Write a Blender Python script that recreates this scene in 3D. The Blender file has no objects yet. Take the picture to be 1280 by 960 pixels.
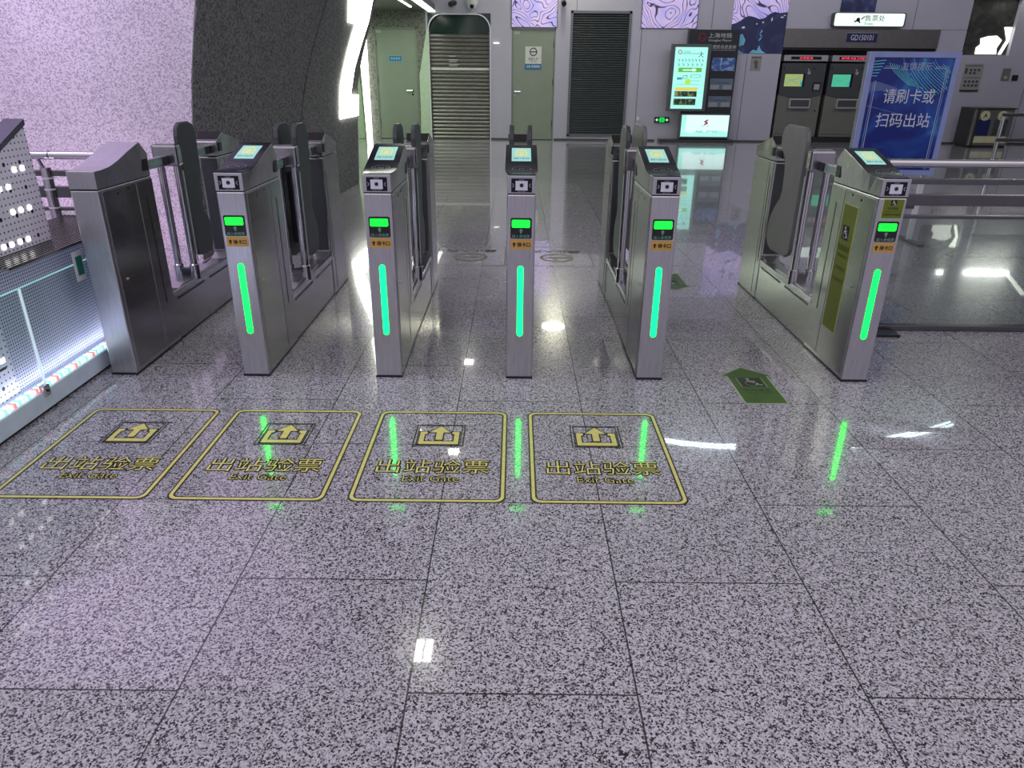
import bpy, bmesh, math, random
from mathutils import Matrix, Vector
random.seed(7)
S = bpy.context.scene
COL = S.collection

# ------------------------------------------------------------------ camera
def cam_axes(pitch, roll, yaw):
    f = Vector((math.sin(yaw)*math.cos(pitch), math.cos(yaw)*math.cos(pitch), -math.sin(pitch)))
    r = Vector((math.cos(yaw), -math.sin(yaw), 0)); u = r.cross(f)
    c, s = math.cos(roll), math.sin(roll)
    return c*r+s*u, c*u-s*r, f
cd = bpy.data.cameras.new('camera'); cam = bpy.data.objects.new('camera', cd); COL.objects.link(cam)
a, b, c = cam_axes(0.41267, 0.009157, -0.001476)
cam.matrix_world = Matrix(((a.x, b.x, -c.x, 0), (a.y, b.y, -c.y, 0), (a.z, b.z, -c.z, 1.4), (0, 0, 0, 1)))
cd.sensor_width = 36; cd.lens = 36*889.32/1280; cd.clip_start = .05; cd.clip_end = 200
S.camera = cam

# ------------------------------------------------------------------ light and exposure
S.view_settings.view_transform = 'Standard'; S.view_settings.look = 'None'
S.view_settings.gamma = 1; S.view_settings.use_curve_mapping = False
S.view_settings.exposure = 0.0
W = bpy.data.worlds.new('World'); S.world = W; W.use_nodes = True
W.node_tree.nodes['Background'].inputs[0].default_value = (.40, .37, .46, 1)
W.node_tree.nodes['Background'].inputs[1].default_value = 1.0

def area(name, loc, size, power, col, rot=(0, 0, 0)):
    l = bpy.data.lights.new(name, 'AREA'); l.shape = 'RECTANGLE'; l.size, l.size_y = size
    l.energy = power; l.color = col
    o = bpy.data.objects.new(name, l); o.location = loc; o.rotation_euler = rot; COL.objects.link(o)
    return o
area('hall_light', (0, .3, 4.15), (14, 6.6), 230, (1.0, .95, 1.0))
area('rear_hall_light', (2, 9.8, 4.15), (15, 12), 80, (.90, 1.0, .88))
area('back_wall_wash', (4.5, 13.6, 4.1), (12, .6), 120, (.92, .90, 1.0), (math.radians(55), 0, 0))
area('purple_wash_light', (-4.2, 3.3, 3.9), (3.2, .4), 95, (.78, .60, 1.0), (math.radians(48), 0, 0))
area('pink_wash_light', (-3.6, 4.75, .12), (2.4, .12), 5, (1.0, .62, .97), (math.radians(150), 0, 0))
area('alcove_light', (-2.6, 14.8, 2.5), (.8, 2.2), 42, (.85, 1.0, .8))

# ------------------------------------------------------------------ materials
MATS = {}
def nd(nt, t, **kw):
    n = nt.nodes.new(t)
    for k, v in kw.items(): setattr(n, k, v)
    return n
def pm(name, col, rough=.5, metal=0, emit=None, es=0, var=.06, vscale=12, stretch=(1, 1, 1), spec=.5, rvar=.0):
    """principled with a faint procedural colour and gloss variation"""
    if name in MATS: return MATS[name]
    m = bpy.data.materials.new(name); m.use_nodes = True; nt = m.node_tree
    p = nt.nodes['Principled BSDF']
    p.inputs['Roughness'].default_value = rough; p.inputs['Metallic'].default_value = metal
    p.inputs['Specular IOR Level'].default_value = spec
    tc = nd(nt, 'ShaderNodeTexCoord'); mp = nd(nt, 'ShaderNodeMapping'); mp.inputs['Scale'].default_value = stretch
    no = nd(nt, 'ShaderNodeTexNoise'); no.inputs['Scale'].default_value = vscale; no.inputs['Detail'].default_value = 3
    nt.links.new(tc.outputs['Object'], mp.inputs[0]); nt.links.new(mp.outputs[0], no.inputs['Vector'])
    cr = nd(nt, 'ShaderNodeValToRGB')
    cr.color_ramp.elements[0].position = .3; cr.color_ramp.elements[1].position = .7
    cr.color_ramp.elements[0].color = tuple(x*(1-var) for x in col)+(1,)
    cr.color_ramp.elements[1].color = tuple(min(1, x*(1+var)) for x in col)+(1,)
    nt.links.new(no.outputs['Fac'], cr.inputs[0]); nt.links.new(cr.outputs[0], p.inputs['Base Color'])
    if rvar:
        mr = nd(nt, 'ShaderNodeMapRange'); mr.inputs[3].default_value = max(0, rough-rvar); mr.inputs[4].default_value = rough+rvar
        nt.links.new(no.outputs['Fac'], mr.inputs[0]); nt.links.new(mr.outputs[0], p.inputs['Roughness'])
    if emit:
        p.inputs['Emission Color'].default_value = tuple(emit)+(1,); p.inputs['Emission Strength'].default_value = es
    MATS[name] = m
    return m

steel = pm('brushed_steel', (.56, .55, .58), .3, 1, var=.10, vscale=6, stretch=(30, 30, 1.2), rvar=.07)
steelside = pm('shaded_side_steel', (.40, .40, .39), .2, 1, var=.05, vscale=5, stretch=(1, 1, 14), rvar=.05)  # gate steel darkened, imitating sides that reflect dark surroundings
chrome = pm('polished_steel', (.62, .61, .64), .12, 1, var=.03)
darksteel = pm('dark_steel', (.15, .145, .155), .3, 1)
black = pm('black_plastic', (.012, .012, .014), .3)
blackgloss = pm('black_glass', (.008, .008, .018), .22, spec=.3)
rubber = pm('dark_grey_flap', (.045, .052, .055), .42)
flapgrey = pm('grey_flap', (.15, .15, .15), .4)
white = pm('white_plastic', (.75, .74, .78), .4)
seamm = pm('dark_seam', (.02, .02, .02), .6)
greenled = pm('green_led', (.02, .5, .2), .4, emit=(0, 1, .022), es=7)
tealled = pm('teal_led', (.02, .5, .3), .4, emit=(0, 1, .06), es=7)
greendisp = pm('green_display', (.02, .4, .08), .3, emit=(0, 1, .012), es=4)
dispdark = pm('display_dark_green', (.005, .09, .02), .3, emit=(0, .35, .03), es=.6)
orange = pm('orange_sticker', (.62, .36, .09), .5)
ink = pm('black_ink', (.012, .012, .012), .6)
txtgreen = pm('pale_green_print', (.16, .40, .28), .5)
txtgrey = pm('grey_print', (.30, .42, .38), .5)
lime = pm('lime_sticker', (.15, .19, .012), .45)
limeedge = pm('pale_yellow_edge', (.55, .60, .25), .5)
glasswhite = pm('white_print', (.8, .8, .8), .5)
gold = pm('gold_floor_vinyl', (.80, .73, .24), .35, var=.1, vscale=40)
floorink = pm('dark_floor_vinyl', (.03, .03, .015), .4)
greenvinyl = pm('green_floor_vinyl', (.06, .14, .022), .4, var=.15)
palevinyl = pm('pale_floor_vinyl', (.40, .46, .34), .5)
wallpanel = pm('lilac_wall_panel', (.44, .42, .50), .42, var=.03, vscale=2)
doorpaint = pm('sage_door_paint', (.24, .28, .22), .45, var=.03, vscale=3)
doorframe = pm('door_frame_paint', (.20, .22, .19), .4)
palegreen = pm('pale_green_panel', (.50, .62, .45), .4)
ledwhite = pm('white_led_strip', (.9, .9, .85), .4, emit=(.96, 1, .86), es=8)
ledsoft = pm('soft_led_strip', (.9, .9, .85), .4, emit=(.95, 1, .88), es=3)
ledblue = pm('cool_led_strip', (.9, .9, .95), .4, emit=(.75, .9, 1), es=14)
lampm = pm('lamp_diffuser', (.9, .9, .85), .4, emit=(1, 1, .85), es=26)
glowm = pm('wide_lamp_diffuser', (.9, .9, .85), .4, emit=(1, 1, .75), es=45)
bluevinyl = pm('blue_plate', (.02, .16, .32), .4)
signwhite = pm('sign_white', (.62, .63, .60), .4)
navy = pm('navy_plate', (.010, .012, .09), .35)
hoodm = pm('machine_hood', (.19, .175, .175), .35, .6)
tvmbody = pm('machine_grey', (.17, .17, .15), .4, .2)
tvmpanel = pm('machine_charcoal', (.055, .058, .062), .35)
tvmbar = pm('machine_silver', (.42, .41, .42), .35, .5)
slatdark = pm('louvre_slat', (.085, .095, .10), .45)
slatframe = pm('louvre_frame', (.13, .14, .16), .4)
shut = pm('shutter_steel', (.19, .185, .165), .38, .7, var=.18, vscale=9, stretch=(1, 1, 5))
shutdark = pm('shutter_glass', (.015, .035, .03), .12)
kiosk = pm('kiosk_black', (.016, .018, .024), .3)
kioskframe = pm('kiosk_frame', (.085, .10, .10), .35)
scrcyan = pm('cyan_screen', (.1, .2, .2), .3, emit=(.42, .95, .85), es=.95)
scrwhite = pm('white_screen', (.2, .2, .2), .3, emit=(.72, 1, .97), es=1.0)
scrgreen = pm('screen_green', (.02, .2, .02), .3, emit=(.12, .55, .05), es=.8)
scryellow = pm('screen_yellow', (.2, .2, .02), .3, emit=(.85, .75, .15), es=.8)
scrlime = pm('screen_lime', (.1, .2, .02), .3, emit=(.45, .85, .10), es=.9)
scrteal = pm('screen_teal', (.02, .2, .2), .3, emit=(.06, .40, .42), es=.7)
scrred = pm('red_print', (.35, .03, .04), .4, emit=(.5, .05, .07), es=.35)
redled = pm('red_led', (.4, .02, .04), .4, emit=(1, .05, .1), es=1.0)
cupred = pm('dark_red_emblem', (.16, .01, .02), .4)
lightbox = pm('sign_lightbox', (.5, .5, .5), .4, emit=(.80, 1, .88), es=.95)
mapgreen = pm('map_screen_green', (.1, .1, .05), .3, emit=(.55, .70, .24), es=.55)
mapmint = pm('map_screen_mint', (.05, .1, .1), .3, emit=(.10, .75, .42), es=.58)
bluesign_edge = pm('blue_grey_sign_frame', (.33, .40, .72), .35, .1)
exitgreen = pm('exit_sign_green', (.01, .2, .02), .4, emit=(0, .75, .1), es=.9)
exitwhite = pm('exit_sign_white', (.3, .5, .3), .4, emit=(.6, 1, .7), es=.9)
camwhite = pm('camera_white', (.6, .6, .6), .4)
tag_m = pm('tag_plate', (.40, .42, .38), .5)
binsteel = pm('bin_steel', (.34, .33, .32), .3, .85)
binblue = pm('bin_blue', (.012, .02, .11), .4)
bingrey = pm('bin_slate', (.05, .065, .07), .4)
binlabel = pm('bin_label', (.60, .58, .36), .5)
paleled = pm('balustrade_base', (.72, .82, .96), .35)
capgrey = pm('cap_grey', (.13, .13, .17), .35, .6)
brushdark = pm('counter_panel', (.035, .035, .04), .4)
concrete_dark = None

def glass_mat(name, tint, refl=.9, ior=1.45):
    m = bpy.data.materials.new(name); m.use_nodes = True; nt = m.node_tree
    for n in list(nt.nodes):
        if n.type != 'OUTPUT_MATERIAL': nt.nodes.remove(n)
    out = [n for n in nt.nodes if n.type == 'OUTPUT_MATERIAL'][0]
    tr = nd(nt, 'ShaderNodeBsdfTransparent'); tr.inputs[0].default_value = tuple(tint)+(1,)
    gl = nd(nt, 'ShaderNodeBsdfGlossy'); gl.inputs['Color'].default_value = (refl, refl, refl, 1); gl.inputs['Roughness'].default_value = .02
    lw = nd(nt, 'ShaderNodeLayerWeight'); lw.inputs[0].default_value = .5
    pw = nd(nt, 'ShaderNodeMath', operation='POWER'); pw.inputs[1].default_value = 5; nt.links.new(lw.outputs['Facing'], pw.inputs[0])
    fr = nd(nt, 'ShaderNodeMapRange'); fr.inputs[3].default_value = .04; fr.inputs[4].default_value = .9; nt.links.new(pw.outputs[0], fr.inputs[0])
    mx = nd(nt, 'ShaderNodeMixShader')
    nt.links.new(fr.outputs[0], mx.inputs[0]); nt.links.new(tr.outputs[0], mx.inputs[1]); nt.links.new(gl.outputs[0], mx.inputs[2])
    nt.links.new(mx.outputs[0], out.inputs[0])
    return m
glass = glass_mat('clear_glass', (.90, .95, .93))
greyglass = glass_mat('fence_glass', (.80, .84, .82))

def floor_mat():
    m = bpy.data.materials.new('granite_tiles'); m.use_nodes = True; nt = m.node_tree; L = nt.links
    p = nt.nodes['Principled BSDF']
    g = nd(nt, 'ShaderNodeNewGeometry'); sx = nd(nt, 'ShaderNodeSeparateXYZ'); L.new(g.outputs['Position'], sx.inputs[0])
    ax = nd(nt, 'ShaderNodeMath', operation='ADD'); ax.inputs[1].default_value = -1.297-.425+8.5; L.new(sx.outputs[1], ax.inputs[0])
    ay = nd(nt, 'ShaderNodeMath', operation='ADD'); ay.inputs[1].default_value = .252+.5655*20; L.new(sx.outputs[0], ay.inputs[0])
    cb = nd(nt, 'ShaderNodeCombineXYZ'); L.new(ax.outputs[0], cb.inputs[0]); L.new(ay.outputs[0], cb.inputs[1])
    br = nd(nt, 'ShaderNodeTexBrick'); br.offset = .5; br.offset_frequency = 2; br.squash = 1
    br.inputs['Scale'].default_value = 1; br.inputs['Brick Width'].default_value = .85; br.inputs['Row Height'].default_value = .5655
    br.inputs['Mortar Size'].default_value = .0026; br.inputs['Mortar Smooth'].default_value = .1; br.inputs['Bias'].default_value = 0
    br.inputs['Color1'].default_value = (.9, .9, .9, 1); br.inputs['Color2'].default_value = (1.06, 1.06, 1.06, 1); br.inputs['Mortar'].default_value = (.13, .13, .13, 1)
    L.new(cb.outputs[0], br.inputs['Vector'])
    vo = nd(nt, 'ShaderNodeTexVoronoi'); vo.inputs['Scale'].default_value = 235; vo.inputs['Randomness'].default_value = 1
    L.new(g.outputs['Position'], vo.inputs['Vector'])
    sc = nd(nt, 'ShaderNodeSeparateColor'); L.new(vo.outputs['Color'], sc.inputs[0])
    n1 = nd(nt, 'ShaderNodeTexNoise'); n1.inputs['Scale'].default_value = 60; n1.inputs['Detail'].default_value = 2
    L.new(g.outputs['Position'], n1.inputs['Vector'])
    ad = nd(nt, 'ShaderNodeMath', operation='MULTIPLY_ADD'); ad.inputs[1].default_value = .6; ad.inputs[2].default_value = -.27; L.new(n1.outputs['Fac'], ad.inputs[0])
    sm = nd(nt, 'ShaderNodeMath', operation='ADD'); L.new(sc.outputs[0], sm.inputs[0]); L.new(ad.outputs[0], sm.inputs[1])
    cr = nd(nt, 'ShaderNodeValToRGB'); e = cr.color_ramp.elements; cr.color_ramp.interpolation = 'LINEAR'
    e[0].position = .14; e[0].color = (.016, .015, .018, 1); e[1].position = .85; e[1].color = (.66, .63, .70, 1)
    x = e.new(.26); x.color = (.09, .085, .10, 1)
    x = e.new(.40); x.color = (.36, .34, .385, 1)
    L.new(sm.outputs[0], cr.inputs[0])
    mu = nd(nt, 'ShaderNodeMix', data_type='RGBA', blend_type='MULTIPLY'); mu.inputs[0].default_value = 1
    L.new(cr.outputs[0], mu.inputs[6]); L.new(br.outputs['Color'], mu.inputs[7]); L.new(mu.outputs[2], p.inputs['Base Color'])
    mr = nd(nt, 'ShaderNodeMapRange'); mr.inputs[3].default_value = .13; mr.inputs[4].default_value = .19
    L.new(n1.outputs['Fac'], mr.inputs[0]); L.new(mr.outputs[0], p.inputs['Roughness'])
    p.inputs['Specular IOR Level'].default_value = .6
    p.inputs['Coat Weight'].default_value = .8; p.inputs['Coat Roughness'].default_value = .02; p.inputs['Coat IOR'].default_value = 1.5
    return m

def pebble_mat(name, dark, light, scale, lo=.40, hi=.56, rough=.7, streak=None):
    m = bpy.data.materials.new(name); m.use_nodes = True; nt = m.node_tree; L = nt.links
    p = nt.nodes['Principled BSDF']; p.inputs['Roughness'].default_value = rough
    g = nd(nt, 'ShaderNodeNewGeometry')
    vo = nd(nt, 'ShaderNodeTexVoronoi'); vo.inputs['Scale'].default_value = scale
    L.new(g.outputs['Position'], vo.inputs['Vector'])
    n1 = nd(nt, 'ShaderNodeSeparateColor'); L.new(vo.outputs['Color'], n1.inputs[0])
    cr = nd(nt, 'ShaderNodeValToRGB'); e = cr.color_ramp.elements
    e[0].position = lo; e[0].color = tuple(dark)+(1,); e[1].position = hi; e[1].color = tuple(light)+(1,)
    L.new(n1.outputs[0], cr.inputs[0])
    n2 = nd(nt, 'ShaderNodeTexNoise'); n2.inputs['Scale'].default_value = 1.1; n2.inputs['Detail'].default_value = 4
    mp = nd(nt, 'ShaderNodeMapping'); mp.inputs['Scale'].default_value = streak or (1, 1, 1)
    L.new(g.outputs['Position'], mp.inputs[0]); L.new(mp.outputs[0], n2.inputs['Vector'])
    mr = nd(nt, 'ShaderNodeMapRange'); mr.inputs[1].default_value = .3; mr.inputs[2].default_value = .7; mr.inputs[3].default_value = .84; mr.inputs[4].default_value = 1.12
    L.new(n2.outputs['Fac'], mr.inputs[0])
    mu = nd(nt, 'ShaderNodeMix', data_type='RGBA', blend_type='MULTIPLY'); mu.inputs[0].default_value = 1
    L.new(cr.outputs[0], mu.inputs[6]); L.new(mr.outputs[0], mu.inputs[7]); L.new(mu.outputs[2], p.inputs['Base Color'])
    return m

def perf_mat(name, base, pitch, r, big=None, metal=.55):
    """perforated sheet on the plane x = const: dark holes laid out on a y-z grid, every fourth hole larger"""
    m = bpy.data.materials.new(name); m.use_nodes = True; nt = m.node_tree; L = nt.links
    p = nt.nodes['Principled BSDF']; p.inputs['Metallic'].default_value = metal; p.inputs['Roughness'].default_value = .38
    g = nd(nt, 'ShaderNodeNewGeometry'); s = nd(nt, 'ShaderNodeSeparateXYZ'); L.new(g.outputs['Position'], s.inputs[0])
    def mt(op, x, y=None):
        n = nd(nt, 'ShaderNodeMath', operation=op)
        for i, v in enumerate((x, y)):
            if v is None: continue
            if isinstance(v, (int, float)): n.inputs[i].default_value = v
            else: L.new(v, n.inputs[i])
        return n.outputs[0]
    def dots(pt, rad, oy=0, oz=0):
        u = mt('DIVIDE', mt('ADD', s.outputs[1], 50+oy), pt); v = mt('DIVIDE', mt('ADD', s.outputs[2], 50+oz), pt)
        fu = mt('SUBTRACT', mt('FRACT', u), .5); fv = mt('SUBTRACT', mt('FRACT', v), .5)
        d = mt('SQRT', mt('ADD', mt('MULTIPLY', fu, fu), mt('MULTIPLY', fv, fv)))
        return mt('LESS_THAN', d, rad/pt)
    mask = dots(pitch, r)
    if big: mask = mt('MAXIMUM', mask, dots(big[0], big[1], pitch*.5, pitch*.5))
    mx = nd(nt, 'ShaderNodeMix', data_type='RGBA'); L.new(mask, mx.inputs[0])
    mx.inputs[6].default_value = tuple(base)+(1,); mx.inputs[7].default_value = (.008, .008, .012, 1)
    L.new(mx.outputs[2], p.inputs['Base Color'])
    return m

def contour_mat(name):
    """printed contour map: lilac ground with dark level lines"""
    m = bpy.data.materials.new(name); m.use_nodes = True; nt = m.node_tree; L = nt.links
    p = nt.nodes['Principled BSDF']; p.inputs['Roughness'].default_value = .35
    g = nd(nt, 'ShaderNodeNewGeometry')
    n1 = nd(nt, 'ShaderNodeTexNoise'); n1.inputs['Scale'].default_value = 1.2; n1.inputs['Detail'].default_value = 2.2; n1.inputs['Distortion'].default_value = .6
    L.new(g.outputs['Position'], n1.inputs['Vector'])
    a1 = nd(nt, 'ShaderNodeMath', operation='MULTIPLY'); a1.inputs[1].default_value = 24; L.new(n1.outputs['Fac'], a1.inputs[0])
    a2 = nd(nt, 'ShaderNodeMath', operation='PINGPONG'); a2.inputs[1].default_value = .5; L.new(a1.outputs[0], a2.inputs[0])
    cr = nd(nt, 'ShaderNodeValToRGB'); e = cr.color_ramp.elements
    e[0].position = .05; e[0].color = (.03, .025, .05, 1); e[1].position = .12; e[1].color = (.58, .50, .78, 1)
    L.new(a2.outputs[0], cr.inputs[0])
    n2 = nd(nt, 'ShaderNodeTexNoise'); n2.inputs['Scale'].default_value = 2.2; L.new(g.outputs['Position'], n2.inputs['Vector'])
    c2 = nd(nt, 'ShaderNodeValToRGB'); e = c2.color_ramp.elements
    e[0].position = .4; e[0].color = (.72, .74, 1, 1); e[1].position = .62; e[1].color = (1, .92, .98, 1); L.new(n2.outputs['Fac'], c2.inputs[0])
    mu = nd(nt, 'ShaderNodeMix', data_type='RGBA', blend_type='MULTIPLY'); mu.inputs[0].default_value = 1
    L.new(cr.outputs[0], mu.inputs[6]); L.new(c2.outputs[0], mu.inputs[7]); L.new(mu.outputs[2], p.inputs['Base Color'])
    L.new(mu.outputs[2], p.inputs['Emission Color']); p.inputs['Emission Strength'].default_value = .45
    return m

def nightprint_mat(name, deep, mid, bright, scale=3.2, lines=True):
    """printed picture: deep blue with flowing pale bands"""
    m = bpy.data.materials.new(name); m.use_nodes = True; nt = m.node_tree; L = nt.links
    p = nt.nodes['Principled BSDF']; p.inputs['Roughness'].default_value = .25
    tc = nd(nt, 'ShaderNodeTexCoord')
    n1 = nd(nt, 'ShaderNodeTexNoise'); n1.inputs['Scale'].default_value = scale; n1.inputs['Detail'].default_value = 2; n1.inputs['Distortion'].default_value = 1.2
    L.new(tc.outputs['Object'], n1.inputs['Vector'])
    cr = nd(nt, 'ShaderNodeValToRGB'); e = cr.color_ramp.elements
    e[0].position = .46; e[0].color = tuple(deep)+(1,); e[1].position = .75; e[1].color = tuple(bright)+(1,)
    x = e.new(.6); x.color = tuple(mid)+(1,)
    L.new(n1.outputs['Fac'], cr.inputs[0]); L.new(cr.outputs[0], p.inputs['Base Color'])
    return m

granite = floor_mat()
concrete_lit = pebble_mat('lit_concrete', (.34, .31, .36), (.74, .71, .75), 125, .0, .62)  # concrete of the vault made paler, the light on it put into the colour
concrete_dark = pebble_mat('dark_textured_concrete', (.08, .08, .085), (.27, .27, .275), 75, .1, .8, streak=(1, 1, .25))
alcove_dark = pebble_mat('alcove_textured_wall', (.09, .09, .08), (.24, .24, .21), 50, .1, .8)
perf_big = perf_mat('large_hole_sheet', (.84, .82, .94), .027, .0042, (.108, .0095), metal=.0)
perf_small = perf_mat('small_hole_sheet', (.66, .68, .86), .0145, .0036, metal=.0)
contour = contour_mat('contour_map_print')
nightblue = nightprint_mat('night_blue_print', (.025, .028, .10), (.04, .05, .15), (.12, .18, .30), 2.5)
bluesign = nightprint_mat('blue_sign_print', (.004, .02, .23), (.015, .09, .45), (.10, .42, .68), 2.6)
darkpic = nightprint_mat('dark_picture_print', (.045, .045, .042), (.065, .065, .06), (.10, .10, .09), 4)

# ------------------------------------------------------------------ mesh helpers
TXT = {}
def text_geo(body, bold=0.0):
    k = (body, bold)
    if k not in TXT:
        cu = bpy.data.curves.new('text', 'FONT'); cu.body = body; cu.resolution_u = 3; cu.offset = bold
        o = bpy.data.objects.new('text', cu); COL.objects.link(o)
        dg = bpy.context.evaluated_depsgraph_get()
        me = bpy.data.meshes.new_from_object(o.evaluated_get(dg))
        vs = [v.co.copy() for v in me.vertices]; fs = [list(f.vertices) for f in me.polygons]
        bpy.data.objects.remove(o); bpy.data.curves.remove(cu); bpy.data.meshes.remove(me)
        TXT[k] = (vs, fs)
    return TXT[k]

PL = {'front': lambda u, v, d: (u, -d, v),         # faces -y
      'floor': lambda u, v, d: (u, v, d),          # faces up
      'left': lambda u, v, d: (-d, -u, v)}         # faces -x, reads from the left side
class MB:
    def __init__(s): s.bm = bmesh.new()
    def _faces(s, vs, fs):
        bv = [s.bm.verts.new(v) for v in vs]
        for f in fs:
            try: s.bm.faces.new([bv[i] for i in f])
            except ValueError: pass
    def hexa(s, p):       # 4 bottom + 4 top
        s._faces(p, [(3, 2, 1, 0), (4, 5, 6, 7), (0, 1, 5, 4), (1, 2, 6, 5), (2, 3, 7, 6), (3, 0, 4, 7)]); return s
    def box(s, x0, x1, y0, y1, z0, z1):
        return s.hexa([(x0, y0, z0), (x1, y0, z0), (x1, y1, z0), (x0, y1, z0), (x0, y0, z1), (x1, y0, z1), (x1, y1, z1), (x0, y1, z1)])
    def prism(s, pts, axis, a0, a1):   # outline in the other two axes, extruded along axis
        f = {'x': lambda p, a: (a, p[0], p[1]), 'y': lambda p, a: (p[0], a, p[1]), 'z': lambda p, a: (p[0], p[1], a)}[axis]
        n = len(pts); vs = [f(p, a0) for p in pts]+[f(p, a1) for p in pts]
        s._faces(vs, [tuple(range(n-1, -1, -1)), tuple(range(n, 2*n))]+[(i, (i+1) % n, n+(i+1) % n, n+i) for i in range(n)]); return s
    def tube(s, pts, r, n=12):
        pts = [Vector(p) for p in pts]; rings = []
        for i, p in enumerate(pts):
            d = (pts[min(i+1, len(pts)-1)]-pts[max(i-1, 0)]).normalized()
            ref = Vector((0, 0, 1)) if abs(d.z) < .9 else Vector((1, 0, 0))
            u = d.cross(ref).normalized(); v = d.cross(u)
            rr = r[i] if isinstance(r, (list, tuple)) else r
            rings.append([s.bm.verts.new(p+rr*(math.cos(2*math.pi*k/n)*u+math.sin(2*math.pi*k/n)*v)) for k in range(n)])
        for A, B in zip(rings, rings[1:]):
            for k in range(n): s.bm.faces.new((A[k], A[(k+1) % n], B[(k+1) % n], B[k]))
        s.bm.faces.new(list(reversed(rings[0]))); s.bm.faces.new(rings[-1]); return s
    def sphere(s, c, r, sc=(1, 1, 1)):
        bmesh.ops.create_uvsphere(s.bm, u_segments=16, v_segments=10, radius=r, matrix=Matrix.Translation(c) @ Matrix.Diagonal((*sc, 1))); return s
    # flat shapes on a plane: origin o, plane kind, thickness t (rising from the surface)
    def flat(s, pts, o, plane='front', t=.0015, d0=0.0):
        f = PL[plane]; n = len(pts); o = Vector(o)
        vs = [o+Vector(f(u, v, d0)) for u, v in pts]+[o+Vector(f(u, v, d0+t)) for u, v in pts]
        s._faces(vs, [tuple(range(n-1, -1, -1)), tuple(range(n, 2*n))]+[(i, (i+1) % n, n+(i+1) % n, n+i) for i in range(n)]); return s
    def rect(s, u0, u1, v0, v1, o, plane='front', t=.0015, d0=0.0):
        return s.flat([(u0, v0), (u1, v0), (u1, v1), (u0, v1)], o, plane, t, d0)
    def rrect(s, u0, u1, v0, v1, r, o, plane='front', t=.0015, d0=0.0):
        return s.flat(rr(u0, u1, v0, v1, r), o, plane, t, d0)
    def ring(s, outer, inner, o, plane='front', t=.0015, d0=0.0):
        f = PL[plane]; n = len(outer); o = Vector(o)
        vs = [o+Vector(f(*p, d)) for d in (d0, d0+t) for q in (outer, inner) for p in q]
        fs = []
        for i in range(n):
            j = (i+1) % n
            fs += [(2*n+i, 2*n+j, 3*n+j, 3*n+i), (i, j, 2*n+j, 2*n+i), (n+i, 3*n+i, 3*n+j, n+j), (i, n+i, n+j, j)]
        s._faces(vs, fs); return s
    def stroke(s, pts, w, o, plane='front', t=.0015, d0=0.0):
        for (x0, y0), (x1, y1) in zip(pts, pts[1:]):
            dx, dy = x1-x0, y1-y0; l = math.hypot(dx, dy) or 1; nx, ny = -dy/l*w/2, dx/l*w/2; ex, ey = dx/l*w/2, dy/l*w/2
            s.flat([(x0-ex-nx, y0-ey-ny), (x1+ex-nx, y1+ey-ny), (x1+ex+nx, y1+ey+ny), (x0-ex+nx, y0-ey+ny)], o, plane, t, d0)
        return s
    def disc(s, cu, cv, r, o, plane='front', t=.0015, d0=0.0, n=20):
        return s.flat([(cu+r*math.cos(2*math.pi*k/n), cv+r*math.sin(2*math.pi*k/n)) for k in range(n)], o, plane, t, d0)
    def text(s, body, cu, cv, w, h, o, plane='front', d=.002, bold=0.0, rot=0, shear=0):
        vs, fs = text_geo(body, bold); f = PL[plane]; o = Vector(o)
        x0 = min(v.x for v in vs); x1 = max(v.x for v in vs); y0 = min(v.y for v in vs); y1 = max(v.y for v in vs)
        sx = w/(x1-x0); sy = h/(y1-y0); R = []
        for v in vs:
            yy = (v.y-(y0+y1)/2)*sy; xx = (v.x-(x0+x1)/2)*sx+shear*yy
            if rot: xx, yy = xx*math.cos(rot)-yy*math.sin(rot), xx*math.sin(rot)+yy*math.cos(rot)
            R.append(o+Vector(f(cu+xx, cv+yy, d)))
        s._faces(R, fs); return s
    def build(s, name, mat, parent=None, smooth=False, bevel=0, label=None, fix=True):
        if fix: bmesh.ops.recalc_face_normals(s.bm, faces=s.bm.faces)
        me = bpy.data.meshes.new(name); s.bm.to_mesh(me); s.bm.free()
        me.materials.append(mat)
        o = bpy.data.objects.new(name, me); COL.objects.link(o)
        if smooth:
            for p in me.polygons: p.use_smooth = True
            m = o.modifiers.new('split', 'EDGE_SPLIT'); m.split_angle = math.radians(35)
        if bevel:
            m = o.modifiers.new('bevel', 'BEVEL'); m.width = bevel; m.segments = 2; m.limit_method = 'ANGLE'; m.angle_limit = math.radians(40)
        if parent: o.parent = parent
        if label: o['label'] = label
        return o
def rr(u0, u1, v0, v1, r, n=5):
    out = []
    for cx, cy, a0 in ((u1-r, v1-r, 0), (u0+r, v1-r, 90), (u0+r, v0+r, 180), (u1-r, v0+r, 270)):
        for k in range(n+1):
            a_ = math.radians(a0+90*k/n); out.append((cx+r*math.cos(a_), cy+r*math.sin(a_)))
    return out
def circ(cu, cv, r, n=24): return [(cu+r*math.cos(2*math.pi*k/n), cv+r*math.sin(2*math.pi*k/n)) for k in range(n)]
def thing(name, label, cat, loc=(0, 0, 0), group=None):
    o = bpy.data.objects.new(name, None); o.empty_display_size = .1; COL.objects.link(o); o.location = loc
    o['label'] = label; o['category'] = cat
    if group: o['group'] = group
    return o
def tag(o, label, cat, group=None):
    o['label'] = label; o['category'] = cat
    if group: o['group'] = group
    return o
def struct(o): o['kind'] = 'structure'; return o
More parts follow.
